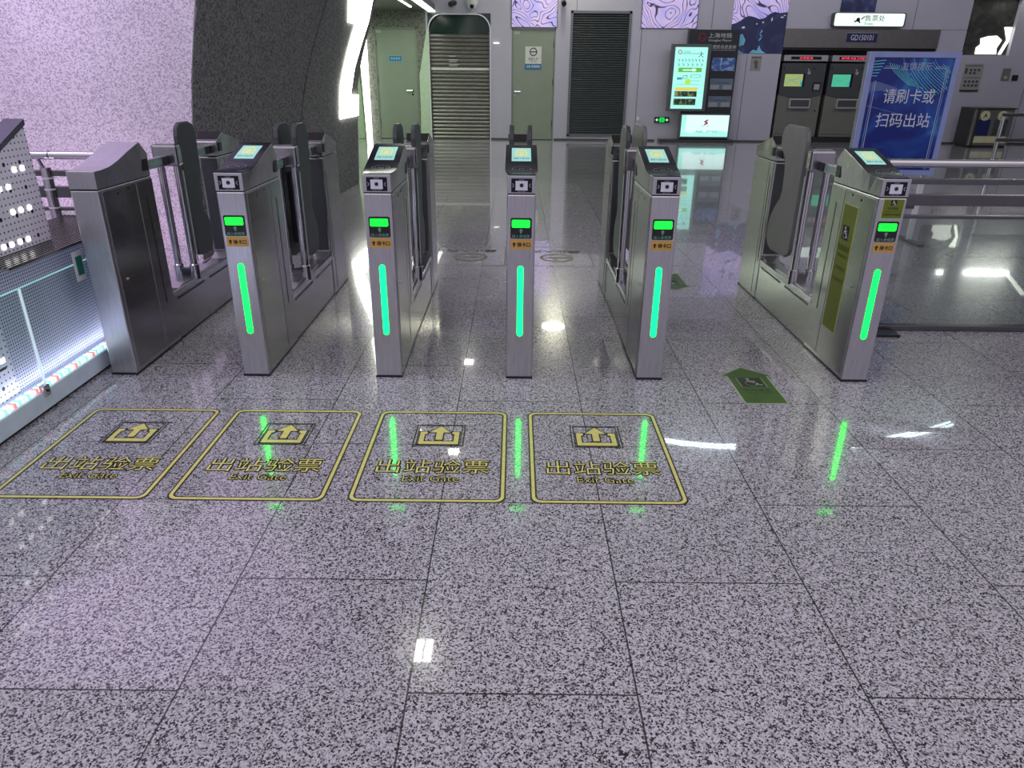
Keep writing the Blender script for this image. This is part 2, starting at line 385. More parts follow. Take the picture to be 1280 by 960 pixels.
def wheelchair(mb, cu, cv, s, o, plane, d0, t=.0006):
    w = s*.11
    mb.disc(cu-.10*s, cv+.40*s, .085*s, o, plane, t, d0, 12)
    mb.stroke([(cu-.09*s, cv+.27*s), (cu-.04*s, cv-.05*s), (cu+.20*s, cv-.05*s), (cu+.30*s, cv-.36*s), (cu+.40*s, cv-.33*s)], w, o, plane, t, d0)
    mb.stroke([(cu-.06*s, cv+.12*s), (cu+.16*s, cv+.12*s)], w*.8, o, plane, t, d0)
    arc = [(cu-.06*s+.27*s*math.cos(math.radians(k)), cv-.17*s+.27*s*math.sin(math.radians(k))) for k in range(115, 345, 23)]
    mb.stroke(arc, w*.8, o, plane, t, d0)
def arrow_up(cu, cv, s): return [(cu-.16*s, cv-.5*s), (cu+.16*s, cv-.5*s), (cu+.16*s, cv+.02*s), (cu+.46*s, cv+.02*s), (cu, cv+.5*s), (cu-.46*s, cv+.02*s), (cu-.16*s, cv+.02*s)]

# ================================================================== SETTING
YW = 17.04
struct(MB().box(-7, 13.5, -3.2, 18.2, -.12, 0).build('floor', granite))

def holed_wall(x0, x1, z0, z1, holes, y0, y1):
    mb = MB(); xs = sorted({x0, x1, *[h[0] for h in holes], *[h[1] for h in holes]}); zs = sorted({z0, z1, *[h[2] for h in holes], *[h[3] for h in holes]})
    xs = [x for x in xs if x0 <= x <= x1]; zs = [z for z in zs if z0 <= z <= z1]
    for i in range(len(xs)-1):
        j = 0
        while j < len(zs)-1:
            cx = (xs[i]+xs[i+1])/2
            inside = lambda k: any(h[0] < cx < h[1] and h[2] < (zs[k]+zs[k+1])/2 < h[3] for h in holes)
            if inside(j): j += 1; continue
            k = j
            while k+1 < len(zs)-1 and not inside(k+1): k += 1
            mb.box(xs[i], xs[i+1], y0, y1, zs[j], zs[k+1]); j = k+1
    return mb
HOLES = [(-1.89, -.565, 0, 2.54), (-.10, .85, 0, 2.27), (1.16, 2.46, .085, 2.617), (5.757, 9.08, .0, 1.945), (9.65, 10.67, 1.83, 2.9)]
struct(holed_wall(-1.95, 13.5, 0, 4.25, HOLES, YW, YW+.25).build('wall_back', wallpanel))
struct(holed_wall(-3.75, -1.95, 0, 4.25, [(-3.08, -2.15, 0, 2.262)], YW, YW+.25).build('wall_alcove', alcove_dark))
struct(MB().box(-3.75, 13.5, 17.75, 17.9, 0, 4.25).build('wall_rear', brushdark))
struct(MB().box(13.3, 13.5, 2, 17.75, 0, 4.25).build('wall_right', pm('right_wall_panel', (.22, .22, .22), .5)))
struct(MB().box(-7, 13.5, -.5, 18.2, 4.25, 4.4).build('ceiling', pm('grey_ceiling', (.16, .16, .16), .6)))
struct(MB().box(-3.75, -1.74, 13.6, YW, 2.595, 2.72).build('ceiling_alcove', pm('alcove_ceiling', (.12, .12, .11), .5)))

P0 = [(0, -2.36), (.974, -2.285), (1.335, -2.23), (1.816, -2.125), (2.3, -1.98), (3.2, -1.62), (4.25, -1.1)]
P1 = [(0, -2.12), (.81, -2.08), (1.295, -2.04), (1.669, -1.933), (1.987, -1.809), (2.209, -1.743), (3.2, -1.40), (4.25, -1.0)]
def interp(P, z):
    for (z0, x0), (z1, x1) in zip(P, P[1:]):
        if z0 <= z <= z1: return x0+(x1-x0)*(z-z0)/(z1-z0)
    return P[-1][1]
def wallx(y, z):
    t = (y-5.3)/(9.975-5.3); return interp(P0, z)*(1-t)+interp(P1, z)*t
# purple-lit wall facing the gates; its right edge leans with the vault
struct(MB().prism([(-6.8, 0)]+[(interp(P0, z), z) for z in [4.25*k/16 for k in range(17)]]+[(-6.8, 4.25)], 'y', 5.3, 5.42).build('wall_left', concrete_lit))
mb = MB(); NZ, NY = 24, 12; g0 = []
for j in range(NY+1):
    y = 5.32+(9.975-5.32)*j/NY
    g0.append([mb.bm.verts.new((wallx(y, 4.25*k/NZ), y, 4.25*k/NZ)) for k in range(NZ+1)]+[mb.bm.verts.new((-3.6, y, 4.25)), mb.bm.verts.new((-3.6, y, 0))])
for A, B in zip(g0, g0[1:]):
    n = len(A)
    for k in range(n): mb.bm.faces.new((A[k], A[(k+1) % n], B[(k+1) % n], B[k]))
mb.bm.faces.new(list(reversed(g0[0]))); mb.bm.faces.new(g0[-1])
struct(mb.build('wall_vault', concrete_dark, smooth=True))
# joint in the vaulted wall
mb = MB(); pts = [(wallx(7.65+.46*(z-.86)/1.22*.9, z)+.001, 7.65+.46*(z-.86)/1.22*.9, z) for z in [.2*k for k in range(0, 17)]]
mb.tube(pts, .004, 6); struct(mb.build('trim_1', seamm))
struct(MB().box(-3.75, -3.55, 9.99, YW, 0, 4.25).build('wall_side', palegreen))
struct(MB().box(-6.9, -6.8, -.5, 5.3, 0, 4.25).build('wall_stair', concrete_lit))
# wall panel seams
mb = MB()
for x in (2.69, 5.02, 8.62): mb.box(x-.006, x+.006, YW-.003, YW+.01, 0, 1.82 if x > 4 else 2.29)
mb.box(1.274, 1.286, YW-.003, YW+.01, 2.62, 4.2); mb.box(8.47, 8.482, YW-.003, YW+.01, 2.31, 4.2); mb.box(4.17, 4.182, YW-.003, YW+.01, 2.3, 4.2)
mb.box(11.2, 11.212, YW-.003, YW+.01, 0, 2.9); mb.box(8.2, 9.65, YW-.003, YW+.01, 2.31, 2.318)
struct(mb.build('trim_2', pm('panel_seam', (.12, .12, .14), .6)))
mb = MB()
for x0, x1 in ((-.565, -.12), (.87, 3.15), (4.95, 5.757), (9.08, 13.3)): mb.box(x0, x1, YW-.012, YW+.01, 0, .035)
struct(mb.build('baseboard_back', pm('dark_baseboard', (.06, .06, .06), .4)))

# doors
def door(name, x0, x1, zt, y, hx, tagx, label):
    r = bpy.data.objects.new(name, None); COL.objects.link(r); r.location = ((x0+x1)/2, y, 0); r['kind'] = 'structure'
    w = (x1-x0)/2
    MB().box(-w+.03, w-.03, .02, .07, .012, zt-.03).build('door_leaf', doorpaint, r)
    mb = MB(); mb.box(-w, -w+.028, 0, .1, 0, zt); mb.box(w-.028, w, 0, .1, 0, zt); mb.box(-w, w, 0, .1, zt-.028, zt); mb.build('door_frame', doorframe, r)
    sg = -1 if hx > 0 else 1
    h = MB(); h.tube([(hx, .02, 1.015), (hx, -.035, 1.015), (hx+sg*.13, -.035, 1.015)], .010, 8); h.disc(hx, .935, .022, (0, .02, 0), 'front', .01); h.disc(hx, 1.015, .026, (0, .02, 0), 'front', .01)
    h.build('door_handle', chrome, r, smooth=True)
    t_ = MB().rect(tagx-.06, tagx+.06, 2.16, 2.215, (0, .02, 0), 'front', .004).build('number_plate', tag_m, r)
    h = MB()
    for z in (.3, 1.15, 1.9): h.tube([(-math.copysign(w-.035, hx), .012, z), (-math.copysign(w-.035, hx), .012, z+.12)], .012, 8)
    h.build('hinge', darksteel, r)
    return r
door('door_1', -3.08, -2.15, 2.262, YW, .33, -.36, '')
d2 = door('door_2', -.10, .85, 2.268, YW, -.40, -.36, '')

# ================================================================== WALL FITTINGS
t = thing('wall_light_strip', 'bright white light strip leaning upright left of the plain sage door', 'light strip', (-3.28, 16.9, 0))
MB().prism([(-.065, .0), (.055, .0), (.065, 2.2), (-.10, 1.75)], 'y', 0, .05).build('diffuser', ledsoft, t)
MB().prism([(-.085, 0), (-.065, 0), (-.10, 1.75), (-.115, 1.75)], 'y', 0, .07).build('housing', darksteel, t)
o = MB().prism([(-3.74, .005), (-3.37, .005), (-3.40, 1.0), (-3.50, 1.9), (-3.74, 1.9)], 'y', 16.94, 16.97)
o.bm.verts.ensure_lookup_table(); o = o.build('wall_panel', palegreen); tag(o, 'pale green wall panel left of the leaning light strip', 'wall panel')
o = MB().prism([(-1.905, .02), (-2.135, .02), (-2.115, .6), (-2.115, 1.33), (-1.925, 2.25), (-1.895, 2.25)], 'y', YW-.04, YW-.002).build('wall_panel', palegreen)
tag(o, 'pale green wedge-shaped wall panel between the sage door and roller shutter', 'wall panel')
for (x0, w_, y0, y1, lb) in ((-1.8, .07, 13.8, 17.0, 'wide white ceiling light strip ending above the roller shutter'), (-2.1, .018, 13.8, 15.9, 'thin white ceiling light strip above the sage door')):
    t = thing('ceiling_light_strip', lb, 'light strip', (x0, y0, 2.595))
    MB().box(-w_, w_, 0, y1-y0, -.03, -.012).build('diffuser', ledsoft, t)
    MB().box(-w_-.012, w_+.012, 0, y1-y0, -.012, 0).build('housing', white, t)
o = MB().rect(-.148, .148, 1.60, 1.717, (-2.632, YW+.019, 0), 'front', .006); o = o.build('door_sign', bluevinyl)
tag(o, 'small blue plate on the sage door beside the roller shutter', 'sign')
MB().ring([(-.148, 1.60), (.148, 1.60), (.148, 1.717), (-.148, 1.717)], [(-.138, 1.61), (.138, 1.61), (.138, 1.707), (-.138, 1.707)], (0, 0, 0), 'front', .003, .006).build('border', pm('pale_blue_print', (.25, .50, .60), .4), o)
mb = MB()
for k in range(4): mb.rect(-.10+k*.055, -.062+k*.055, 1.64, 1.68, (0, 0, 0), 'front', .002, .006)
mb.build('lettering', pm('pale_blue_print', (.25, .5, .6)), o)
o.location = (-2.632, YW+.019, 0)
for ch in [o]:
    for v in ch.data.vertices: v.co -= Vector((-2.632, YW+.019, 0))
# sign on door 2
t = thing('door_sign', 'white and blue notice with a barred ring on the middle sage door', 'sign', (.374, YW+.019, 0))
MB().rect(-.176, .176, 1.578, 1.92, (0, 0, 0), 'front', .005).build('plate', signwhite, t)
MB().rect(-.178, .176, 1.461, 1.578, (0, 0, 0), 'front', .005).build('blue_band', bluevinyl, t)
mb = MB(); mb.ring(circ(0, 1.815, .083), circ(0, 1.815, .064), (0, 0, 0), 'front', .002, .005); mb.rect(-.07, .07, 1.805, 1.825, (0, 0, 0), 'front', .002, .005)
mb.build('barred_ring', ink, t)
mb = MB(); mb.text('乘客止步', 0, 1.676, .21, .05, (0, 0, 0), 'front', .0065); mb.text('Staff Only', 0, 1.625, .16, .03, (0, 0, 0), 'front', .0065); mb.build('lettering', ink, t)
MB().text('设备 管理用房', 0, 1.525, .29, .055, (0, 0, 0), 'front', .0065).build('lettering', glasswhite, t)

# roller shutter in its arch
t = thing('roller_shutter', 'closed grey metal roller shutter under a dark rounded arch', 'shutter', (-1.2275, YW, 0))
mb = MB(); n = 27; h = 2.15/n
for k in range(n):
    z0 = k*h
    mb.prism([(.10, z0), (.075, z0+.012), (.07, z0+h*.5), (.085, z0+h-.010), (.10, z0+h)], 'x', -.64, .64)
mb.build('shutter_curtain', shut, t)
MB().box(-.655, .655, .12, .15, 0, 2.54).build('dark_glazing', shutdark, t)
MB().box(-.64, .64, .058, .1, 1.435, 1.485).build('lock_bar', pm('pale_bar', (.6, .6, .57), .4), t)
mb = MB(); mb.box(-.66, -.635, .03, .12, 0, 2.2); mb.box(.635, .66, .03, .12, 0, 2.2); mb.build('guide_rail', darksteel, t)
outer = [(-.675, 0), (-.675, 2.2)]+[(-.375+.30*math.cos(math.radians(a_)), 2.24+.30*math.sin(math.radians(a_))) for a_ in range(180, 89, -15)]+[(.375+.30*math.cos(math.radians(a_)), 2.24+.30*math.sin(math.radians(a_))) for a_ in range(90, -1, -15)]+[(.675, 2.2), (.675, 0)]
inner = [(x*.972, z-.02 if z > 2.21 else z) for x, z in outer]
mb = MB(); 
for (p, q, r_, s_) in zip(outer, outer[1:], inner, inner[1:]):
    mb.hexa([(p[0], -.03, p[1]), (q[0], -.03, q[1]), (s_[0], -.03, s_[1]), (r_[0], -.03, r_[1]), (p[0], .03, p[1]), (q[0], .03, q[1]), (s_[0], .03, s_[1]), (r_[0], .03, r_[1])])
mb.build('arch_trim', white, t)
for sx in (-1, 1):     # spandrels that close the square opening above the arch
    cx = sx*.375; pts = [(sx*.675, 2.55), (sx*.375, 2.55)]+[(cx+sx*.30*math.cos(math.radians(a_)), 2.24+.30*math.sin(math.radians(a_))) for a_ in range(90, -1, -15)]
    MB().prism(pts, 'y', -.005, .02).build('spandrel', shutdark, t)
mb = MB()
for k, (w_, z) in enumerate(((.16, 1.71), (.20, 1.635), (.17, 1.60), (.22, 1.545), (.18, 1.515))): mb.rect(-.24, -.24+w_, z, z+.014, (0, .055, 0), 'front', .003)
mb.build('notice_print', pm('faded_white_print', (.55, .54, .5)), t)

# louvre
t = thing('louvre_panel', 'tall dark slatted air louvre panel in the lilac back wall', 'louvre', (1.81, YW, 0))
mb = MB()
for (x0, x1, z0, z1) in ((-.65, -.60, .085, 2.617), (.60, .65, .085, 2.617), (-.65, .65, .085, .135), (-.65, .65, 2.567, 2.617)): mb.box(x0, x1, -.02, .08, z0, z1)
mb.build('frame', slatframe, t)
mb = MB(); n = 54
for k in range(n):
    z = .14+k*(2.425/n); mb.prism([(.0, z), (.004, z+.004), (.055, z+.036), (.055, z+.030)], 'x', -.6, .6)
mb.build('slats', slatdark, t)
MB().box(-.62, .62, .085, .11, .1, 2.6).build('backing', black, t)

# contour map panels
for i, (x0, x1, z0, lb) in enumerate(((-.10, .863, 2.296, 'lilac contour map panel above the middle sage door'), (2.67, 3.85, 2.298, 'lilac contour map panel on the wall above the portrait info screen'))):
    t = thing('map_panel', lb, 'wall panel', ((x0+x1)/2, YW-.004, z0), 'contour map panels')
    w_ = (x1-x0)/2
    MB().box(-w_, w_, -.012, 0, 0, 3.6-z0).build('print', contour, t)
    mb = MB(); mb.box(-w_-.012, w_+.012, -.018, 0, -.014, 0); mb.box(-w_-.012, -w_, -.018, 0, 0, 3.6-z0); mb.box(w_, w_+.012, -.018, 0, 0, 3.6-z0); mb.build('edge_strip', darksteel, t)
t = thing('map_panel', 'map panel with lilac hills over a dark blue night scene', 'wall panel', (5.18, YW-.004, 1.825), 'contour map panels')
hill = [(-.578, .56), (-.50, .58), (-.40, .63), (-.31, .70), (-.22, .72), (-.12, .70), (.0, .66), (.10, .68), (.2, .76), (.3, .80), (.42, .78), (.578, .80)]
MB().flat(hill+[(.578, 1.78), (-.578, 1.78)], (0, 0, 0), 'front', .012).build('print', contour, t)
MB().flat([(-.578, 0), (.578, 0)]+hill[::-1], (0, 0, 0), 'front', .011).build('night_print', nightblue, t)
mb = MB()
for (u, v, w_, h_) in ((-.33, .50, .09, .05), (.08, .60, .05, .04), (-.05, .57, .04, .03), (.26, .66, .035, .09), (.47, .70, .08, .03), (.52, .735, .05, .02)): mb.flat([(u-w_/2, v), (u-w_*.1, v-h_/2), (u+w_/2, v-h_*.1), (u+w_*.2, v+h_/2)], (0, 0, 0), 'front', .002, .012)
mb.build('white_marks', glasswhite, t)
mb = MB()
mb.flat([(-.42, .12), (-.27, .16), (-.25, .26), (-.33, .38), (-.42, .34), (-.40, .24)], (0, 0, 0), 'front', .002, .012)
mb.flat([(-.52, 0), (-.25, 0), (-.33, .03), (-.42, .10), (-.47, .05), (-.55, .09)], (0, 0, 0), 'front', .002, .012)
mb.flat([(-.14, .0), (.23, 0), (.12, .06), (.06, .16), (.02, .05), (-.06, .07)], (0, 0, 0), 'front', .002, .012)
mb.stroke([(.05, .26), (.09, .32), (.05, .38), (.08, .44)], .028, (0, 0, 0), 'front', .002, .012)
mb.build('cyan_marks', pm('cyan_print', (.18, .55, .75), .4), t)
o = MB().rect(6.86, 7.60, 2.64, 3.6, (0, YW-.002, 0), 'front', .012).build('wall_panel', nightblue); tag(o, 'dark blue panel above the illuminated ticket sign', 'wall panel')
# dark picture recess at the right with reflected glare painted as glowing shapes
t = thing('picture_panel', 'dark marbled panel with a white painted reflection at the upper right', 'wall panel', (10.16, YW+.10, 1.83))
MB().box(-.51, .51, 0, .1, 0, 1.07).build('panel', darkpic, t)
MB().flat([(-.17, .02), (.28, .02), (.26, .14), (.33, .30), (.20, .385), (.03, .375), (-.13, .33), (-.10, .22), (-.18, .15)], (0, -.001, 0), 'front', .03).build('painted_glare', pm('glare_glow', (.9, .9, .85), .4, emit=(1, 1, .93), es=1.3), t)
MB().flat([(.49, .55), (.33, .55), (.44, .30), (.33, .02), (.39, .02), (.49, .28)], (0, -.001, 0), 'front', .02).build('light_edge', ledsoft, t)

# cameras
def bullet(x, z, lb, dx):
    t = thing('security_camera', lb, 'security camera', (x, YW, z), 'bullet cameras over the back wall')
    MB().tube([(0, 0, .03), (0, -.10, .03), (0, -.12, -.03)], .018, 8).build('bracket', camwhite, t, smooth=True)
    MB().tube([(0, -.06, -.03), (dx, -.23, -.075)], .055, 14).build('body', black, t, smooth=True)
    MB().tube([(dx*1.02, -.232, -.0755), (dx*1.1, -.245, -.079)], .035, 14).build('lens', blackgloss, t)
bullet(-1.31, 2.77, 'black bullet camera above the roller shutter', -.08)
bullet(.99, 2.80, 'black bullet camera above the slatted louvre', .0)
t = thing('dome_camera', 'white dome camera above the roller shutter', 'security camera', (-.94, YW, 2.72))
MB().tube([(0, -.12, .10), (0, -.12, .03), (0, -.12, -.02)], [.13, .13, .11], 18).build('housing', camwhite, t, smooth=True)
MB().sphere((0, -.12, -.03), .095, (1, 1, .9)).build('dome', camwhite, t, smooth=True)
MB().sphere((0, -.19, -.055), .045).build('lens', blackgloss, t, smooth=True)
MB().box(-.05, .05, -.1, 0, .02, .1).build('bracket', camwhite, t)
t = thing('wall_lamp', 'tiny white lamp on the pale pier beside the roller shutter', 'lamp', (-.43, YW, 1.975))
MB().box(-.05, .05, -.012, 0, -.012, .02).build('housing', white, t)
MB().box(-.06, .06, -.03, -.012, -.004, .012).build('lens', ledsoft, t)

# exit sign
t = thing('exit_sign', 'small green lit emergency exit sign low on the wall', 'exit sign', (3.28, YW-.002, .455))
MB().box(-.165, .165, -.03, 0, -.06, .06).build('case', black, t)
mb = MB(); mb.rect(-.05, .055, -.05, .05, (0, -.03, 0), 'front', .003)
mb.rect(-.085, -.05, -.012, .012, (0, -.03, 0), 'front', .003); mb.rect(.055, .10, -.012, .012, (0, -.03, 0), 'front', .003); mb.build('lit_door', exitgreen, t)
mb = MB(); mb.flat([(-.145, 0), (-.10, .035), (-.10, -.035)], (0, -.03, 0), 'front', .003); mb.flat([(.145, 0), (.105, .035), (.105, -.035)], (0, -.03, 0), 'front', .003); mb.build('arrow', exitwhite, t)
mb = MB(); mb.disc(.012, .03, .009, (0, -.033, 0), 'front', .002); mb.stroke([(.005, .015), (-.01, -.012), (.012, -.02), (.004, -.042)], .010, (0, -.033, 0), 'front', .002); mb.stroke([(-.02, .005), (.0, .012), (.022, -.004)], .008, (0, -.033, 0), 'front', .002); mb.build('running_figure', dispdark, t)
o = MB().box(2.72, 2.77, YW-.02, YW, .445, .515).build('wall_socket', white); tag(o, 'small white wall plate low on the wall near the exit sign', 'wall plate')

# info kiosk
KY = 16.86
t = thing('info_board', 'black information board with a row of leaflet pockets beside the screens', 'information board', (4.22, KY, 0))
MB().box(-.54, .54, 0, .15, .06, 2.27).build('panel', kiosk, t, bevel=.006)
mb = MB(); mb.text('上海地铁', .12, 2.16, .50, .095, (0, 0, 0), 'front', .003); mb.text('Shanghai Metro', .12, 2.06, .49, .055, (0, 0, 0), 'front', .003); mb.text('便民信息查询', .23, 1.94, .50, .075, (0, 0, 0), 'front', .003, shear=.12); mb.rect(-.02, .48, 1.872, 1.878, (0, 0, 0), 'front', .002); mb.build('lettering', pm('kiosk_print', (.50, .52, .52)), t)
mb = MB(); mb.ring(circ(-.26, 2.12, .085), circ(-.26, 2.12, .062), (0, 0, 0), 'front', .003); mb.stroke([(-.30, 2.09), (-.29, 2.14), (-.26, 2.10), (-.23, 2.14), (-.22, 2.09)], .018, (0, 0, 0), 'front', .003); mb.build('emblem', cupred, t)
o = MB().rect(0.0, .50, 1.47, 1.725, (0, 0, 0), 'front', .012).build('leaflet_display', nightprint_mat('leaflet_print', (.05, .11, .33), (.22, .34, .60), (.6, .68, .8), 7), t)
for z in (1.09, .735):
    o = MB().rect(.005, .505, z, z+.225, (0, 0, 0), 'front', .02).build('leaflet_pocket', pm('pocket_blue', (.12, .16, .22), .3), t)
    mb = MB(); mb.rect(.02, .21, z+.01, z+.10, (0, -.02, 0), 'front', .01); mb.rect(.29, .48, z+.01, z+.10, (0, -.02, 0), 'front', .01); mb.build('leaflet_stack', pm('leaflet_grey', (.30, .31, .33), .4), o)
    mb = MB(); mb.rect(.05, .10, z+.165, z+.18, (0, -.02, 0), 'front', .003); mb.rect(.12, .42, z+.135, z+.15, (0, -.02, 0), 'front', .003); mb.build('print', pm('pocket_print', (.04, .07, .12)), o)
MB().box(-1.0, .66, -.10, .165, 0, .06).build('plinth', pm('dark_plinth', (.03, .035, .04), .3), t, bevel=.006)
t = thing('portrait_screen', 'tall bright portrait screen with green and yellow notices on it', 'screen', (3.73, KY-.14, 0))
MB().box(-.42, .42, 0, .13, .655, 1.985).build('case', kioskframe, t, bevel=.008)
D = (0, -.001, 0)
s_ = MB().rect(-.345, .345, .705, 1.925, D, 'front', .004).build('display', scrcyan, t)
mb = MB(); mb.text('上海地铁', -.10, 1.835, .16, .042, D, 'front', .0065); 
for k in range(8): mb.stroke([(-.26+k*.072, 1.69), (-.235+k*.072, 1.66)], .012, D, 'front', .002, .004); mb.stroke([(-.24+k*.072, 1.685), (-.245+k*.072, 1.645)], .010, D, 'front', .002, .004)
for k in range(6): mb.stroke([(-.26+k*.098, 1.605), (-.225+k*.098, 1.575)], .012, D, 'front', .002, .004); mb.stroke([(-.24+k*.098, 1.60), (-.25+k*.098, 1.555)], .010, D, 'front', .002, .004)
mb.rect(-.20, .15, 1.795, 1.805, D, 'front', .002, .004); mb.build('print', scrteal, s_)
mb = MB(); mb.ring(circ(-.24, 1.83, .042), circ(-.24, 1.83, .028), D, 'front', .002, .004); mb.build('emblem', scrred, s_)
mb = MB(); mb.stroke([(.20, 1.83), (.225, 1.80), (.20, 1.78), (.215, 1.76)], .016, D, 'front', .002, .004); mb.stroke([(.155, 1.80), (.175, 1.80)], .010, D, 'front', .002, .004); mb.stroke([(.245, 1.80), (.265, 1.80)], .010, D, 'front', .002, .004); mb.stroke([(.18, 1.75), (.165, 1.735)], .012, D, 'front', .002, .004); mb.stroke([(.24, 1.75), (.255, 1.735)], .012, D, 'front', .002, .004); mb.build('emblem_figure', ink, s_)
mb = MB(); mb.rect(-.245, .255, 1.44, 1.525, D, 'front', .002, .004); mb.build('green_band', scrgreen, s_)
mb = MB(); mb.rect(-.15, .14, 1.468, 1.492, D, 'front', .002, .006); mb.rect(.05, .12, 1.455, 1.51, D, 'front', .002, .006); mb.build('band_print', scrwhite, s_)
mb = MB(); mb.ring([(.03, 1.33), (.24, 1.33), (.24, 1.39), (.03, 1.39)], [(.04, 1.337), (.23, 1.337), (.23, 1.383), (.04, 1.383)], D, 'front', .002, .004); mb.rect(.0, .24, 1.265, 1.272, D, 'front', .002, .004); mb.rect(-.26, -.15, 1.29, 1.335, D, 'front', .002, .004); mb.ring([(-.14, 1.31), (-.05, 1.31), (-.03, 1.38), (-.13, 1.37)], [(-.125, 1.32), (-.06, 1.32), (-.045, 1.365), (-.12, 1.36)], D, 'front', .002, .004); mb.rect(-.27, .24, 1.195, 1.20, D, 'front', .002, .004); mb.build('diagram', scrteal, s_)
MB().disc(-.02, 1.245, .062, D, 'front', .002, .005).build('lime_ball', scrlime, s_)
MB().rect(-.28, .21, 1.07, 1.135, D, 'front', .002, .004).build('yellow_band', scryellow, s_)
mb = MB(); mb.rect(-.285, .20, .95, 1.06, D, 'front', .002, .004); mb.rect(-.29, .19, .78, .91, D, 'front', .002, .004); mb.build('photo_strip', nightprint_mat('photo_strip_print', (.02, .08, .04), (.35, .42, .16), (.75, .78, .5), 9), s_)
t = thing('landscape_screen', 'bright white and cyan landscape screen at the foot of the board', 'screen', (4.19, KY-.10, 0))
MB().box(-.565, .565, 0, .095, .095, .60).build('case', kioskframe, t, bevel=.006)
s_ = MB().rect(-.52, .525, .125, .575, D, 'front', .004).build('display', scrwhite, t)
mb = MB(); mb.flat([(-.52, .125), (.525, .125), (.525, .22), (.3, .26), (.15, .2), (-.1, .24), (-.3, .19), (-.52, .25)], D, 'front', .001, .004); mb.rect(-.52, -.42, .25, .575, D, 'front', .001, .004); mb.build('cyan_picture', scrcyan, s_)
mb = MB(); mb.stroke([(.05, .47), (.0, .44), (.05, .41), (.0, .38)], .03, D, 'front', .002, .005); mb.build('emblem', scrred, s_)
mb = MB(); mb.stroke([(-.06, .36), (-.03, .34)], .012, D, 'front', .002, .005); mb.stroke([(.08, .36), (.06, .34)], .012, D, 'front', .002, .005); mb.text('上海地铁', -.14, .235, .22, .045, D, 'front', .007); mb.text('便民服务', .16, .235, .24, .045, D, 'front', .007); mb.build('lettering', scrteal, s_)
t = thing('notice_sticker', 'small grey notice stuck on the wall beside the ticket machines', 'notice', (5.225, YW-.001, 1.625))
MB().rect(-.115, .115, -.15, .15, (0, 0, 0), 'front', .003).build('sheet', pm('notice_grey', (.27, .26, .25), .5), t)
mb = MB(); mb.rect(-.10, .10, .10, .13, (0, -.003, 0), 'front', .001); mb.disc(0, .02, .045, (0, -.003, 0), 'front', .001); mb.rect(-.02, .05, -.10, -.02, (0, -.003, 0), 'front', .001); mb.build('print', pm('notice_print', (.10, .10, .09), .5), t)

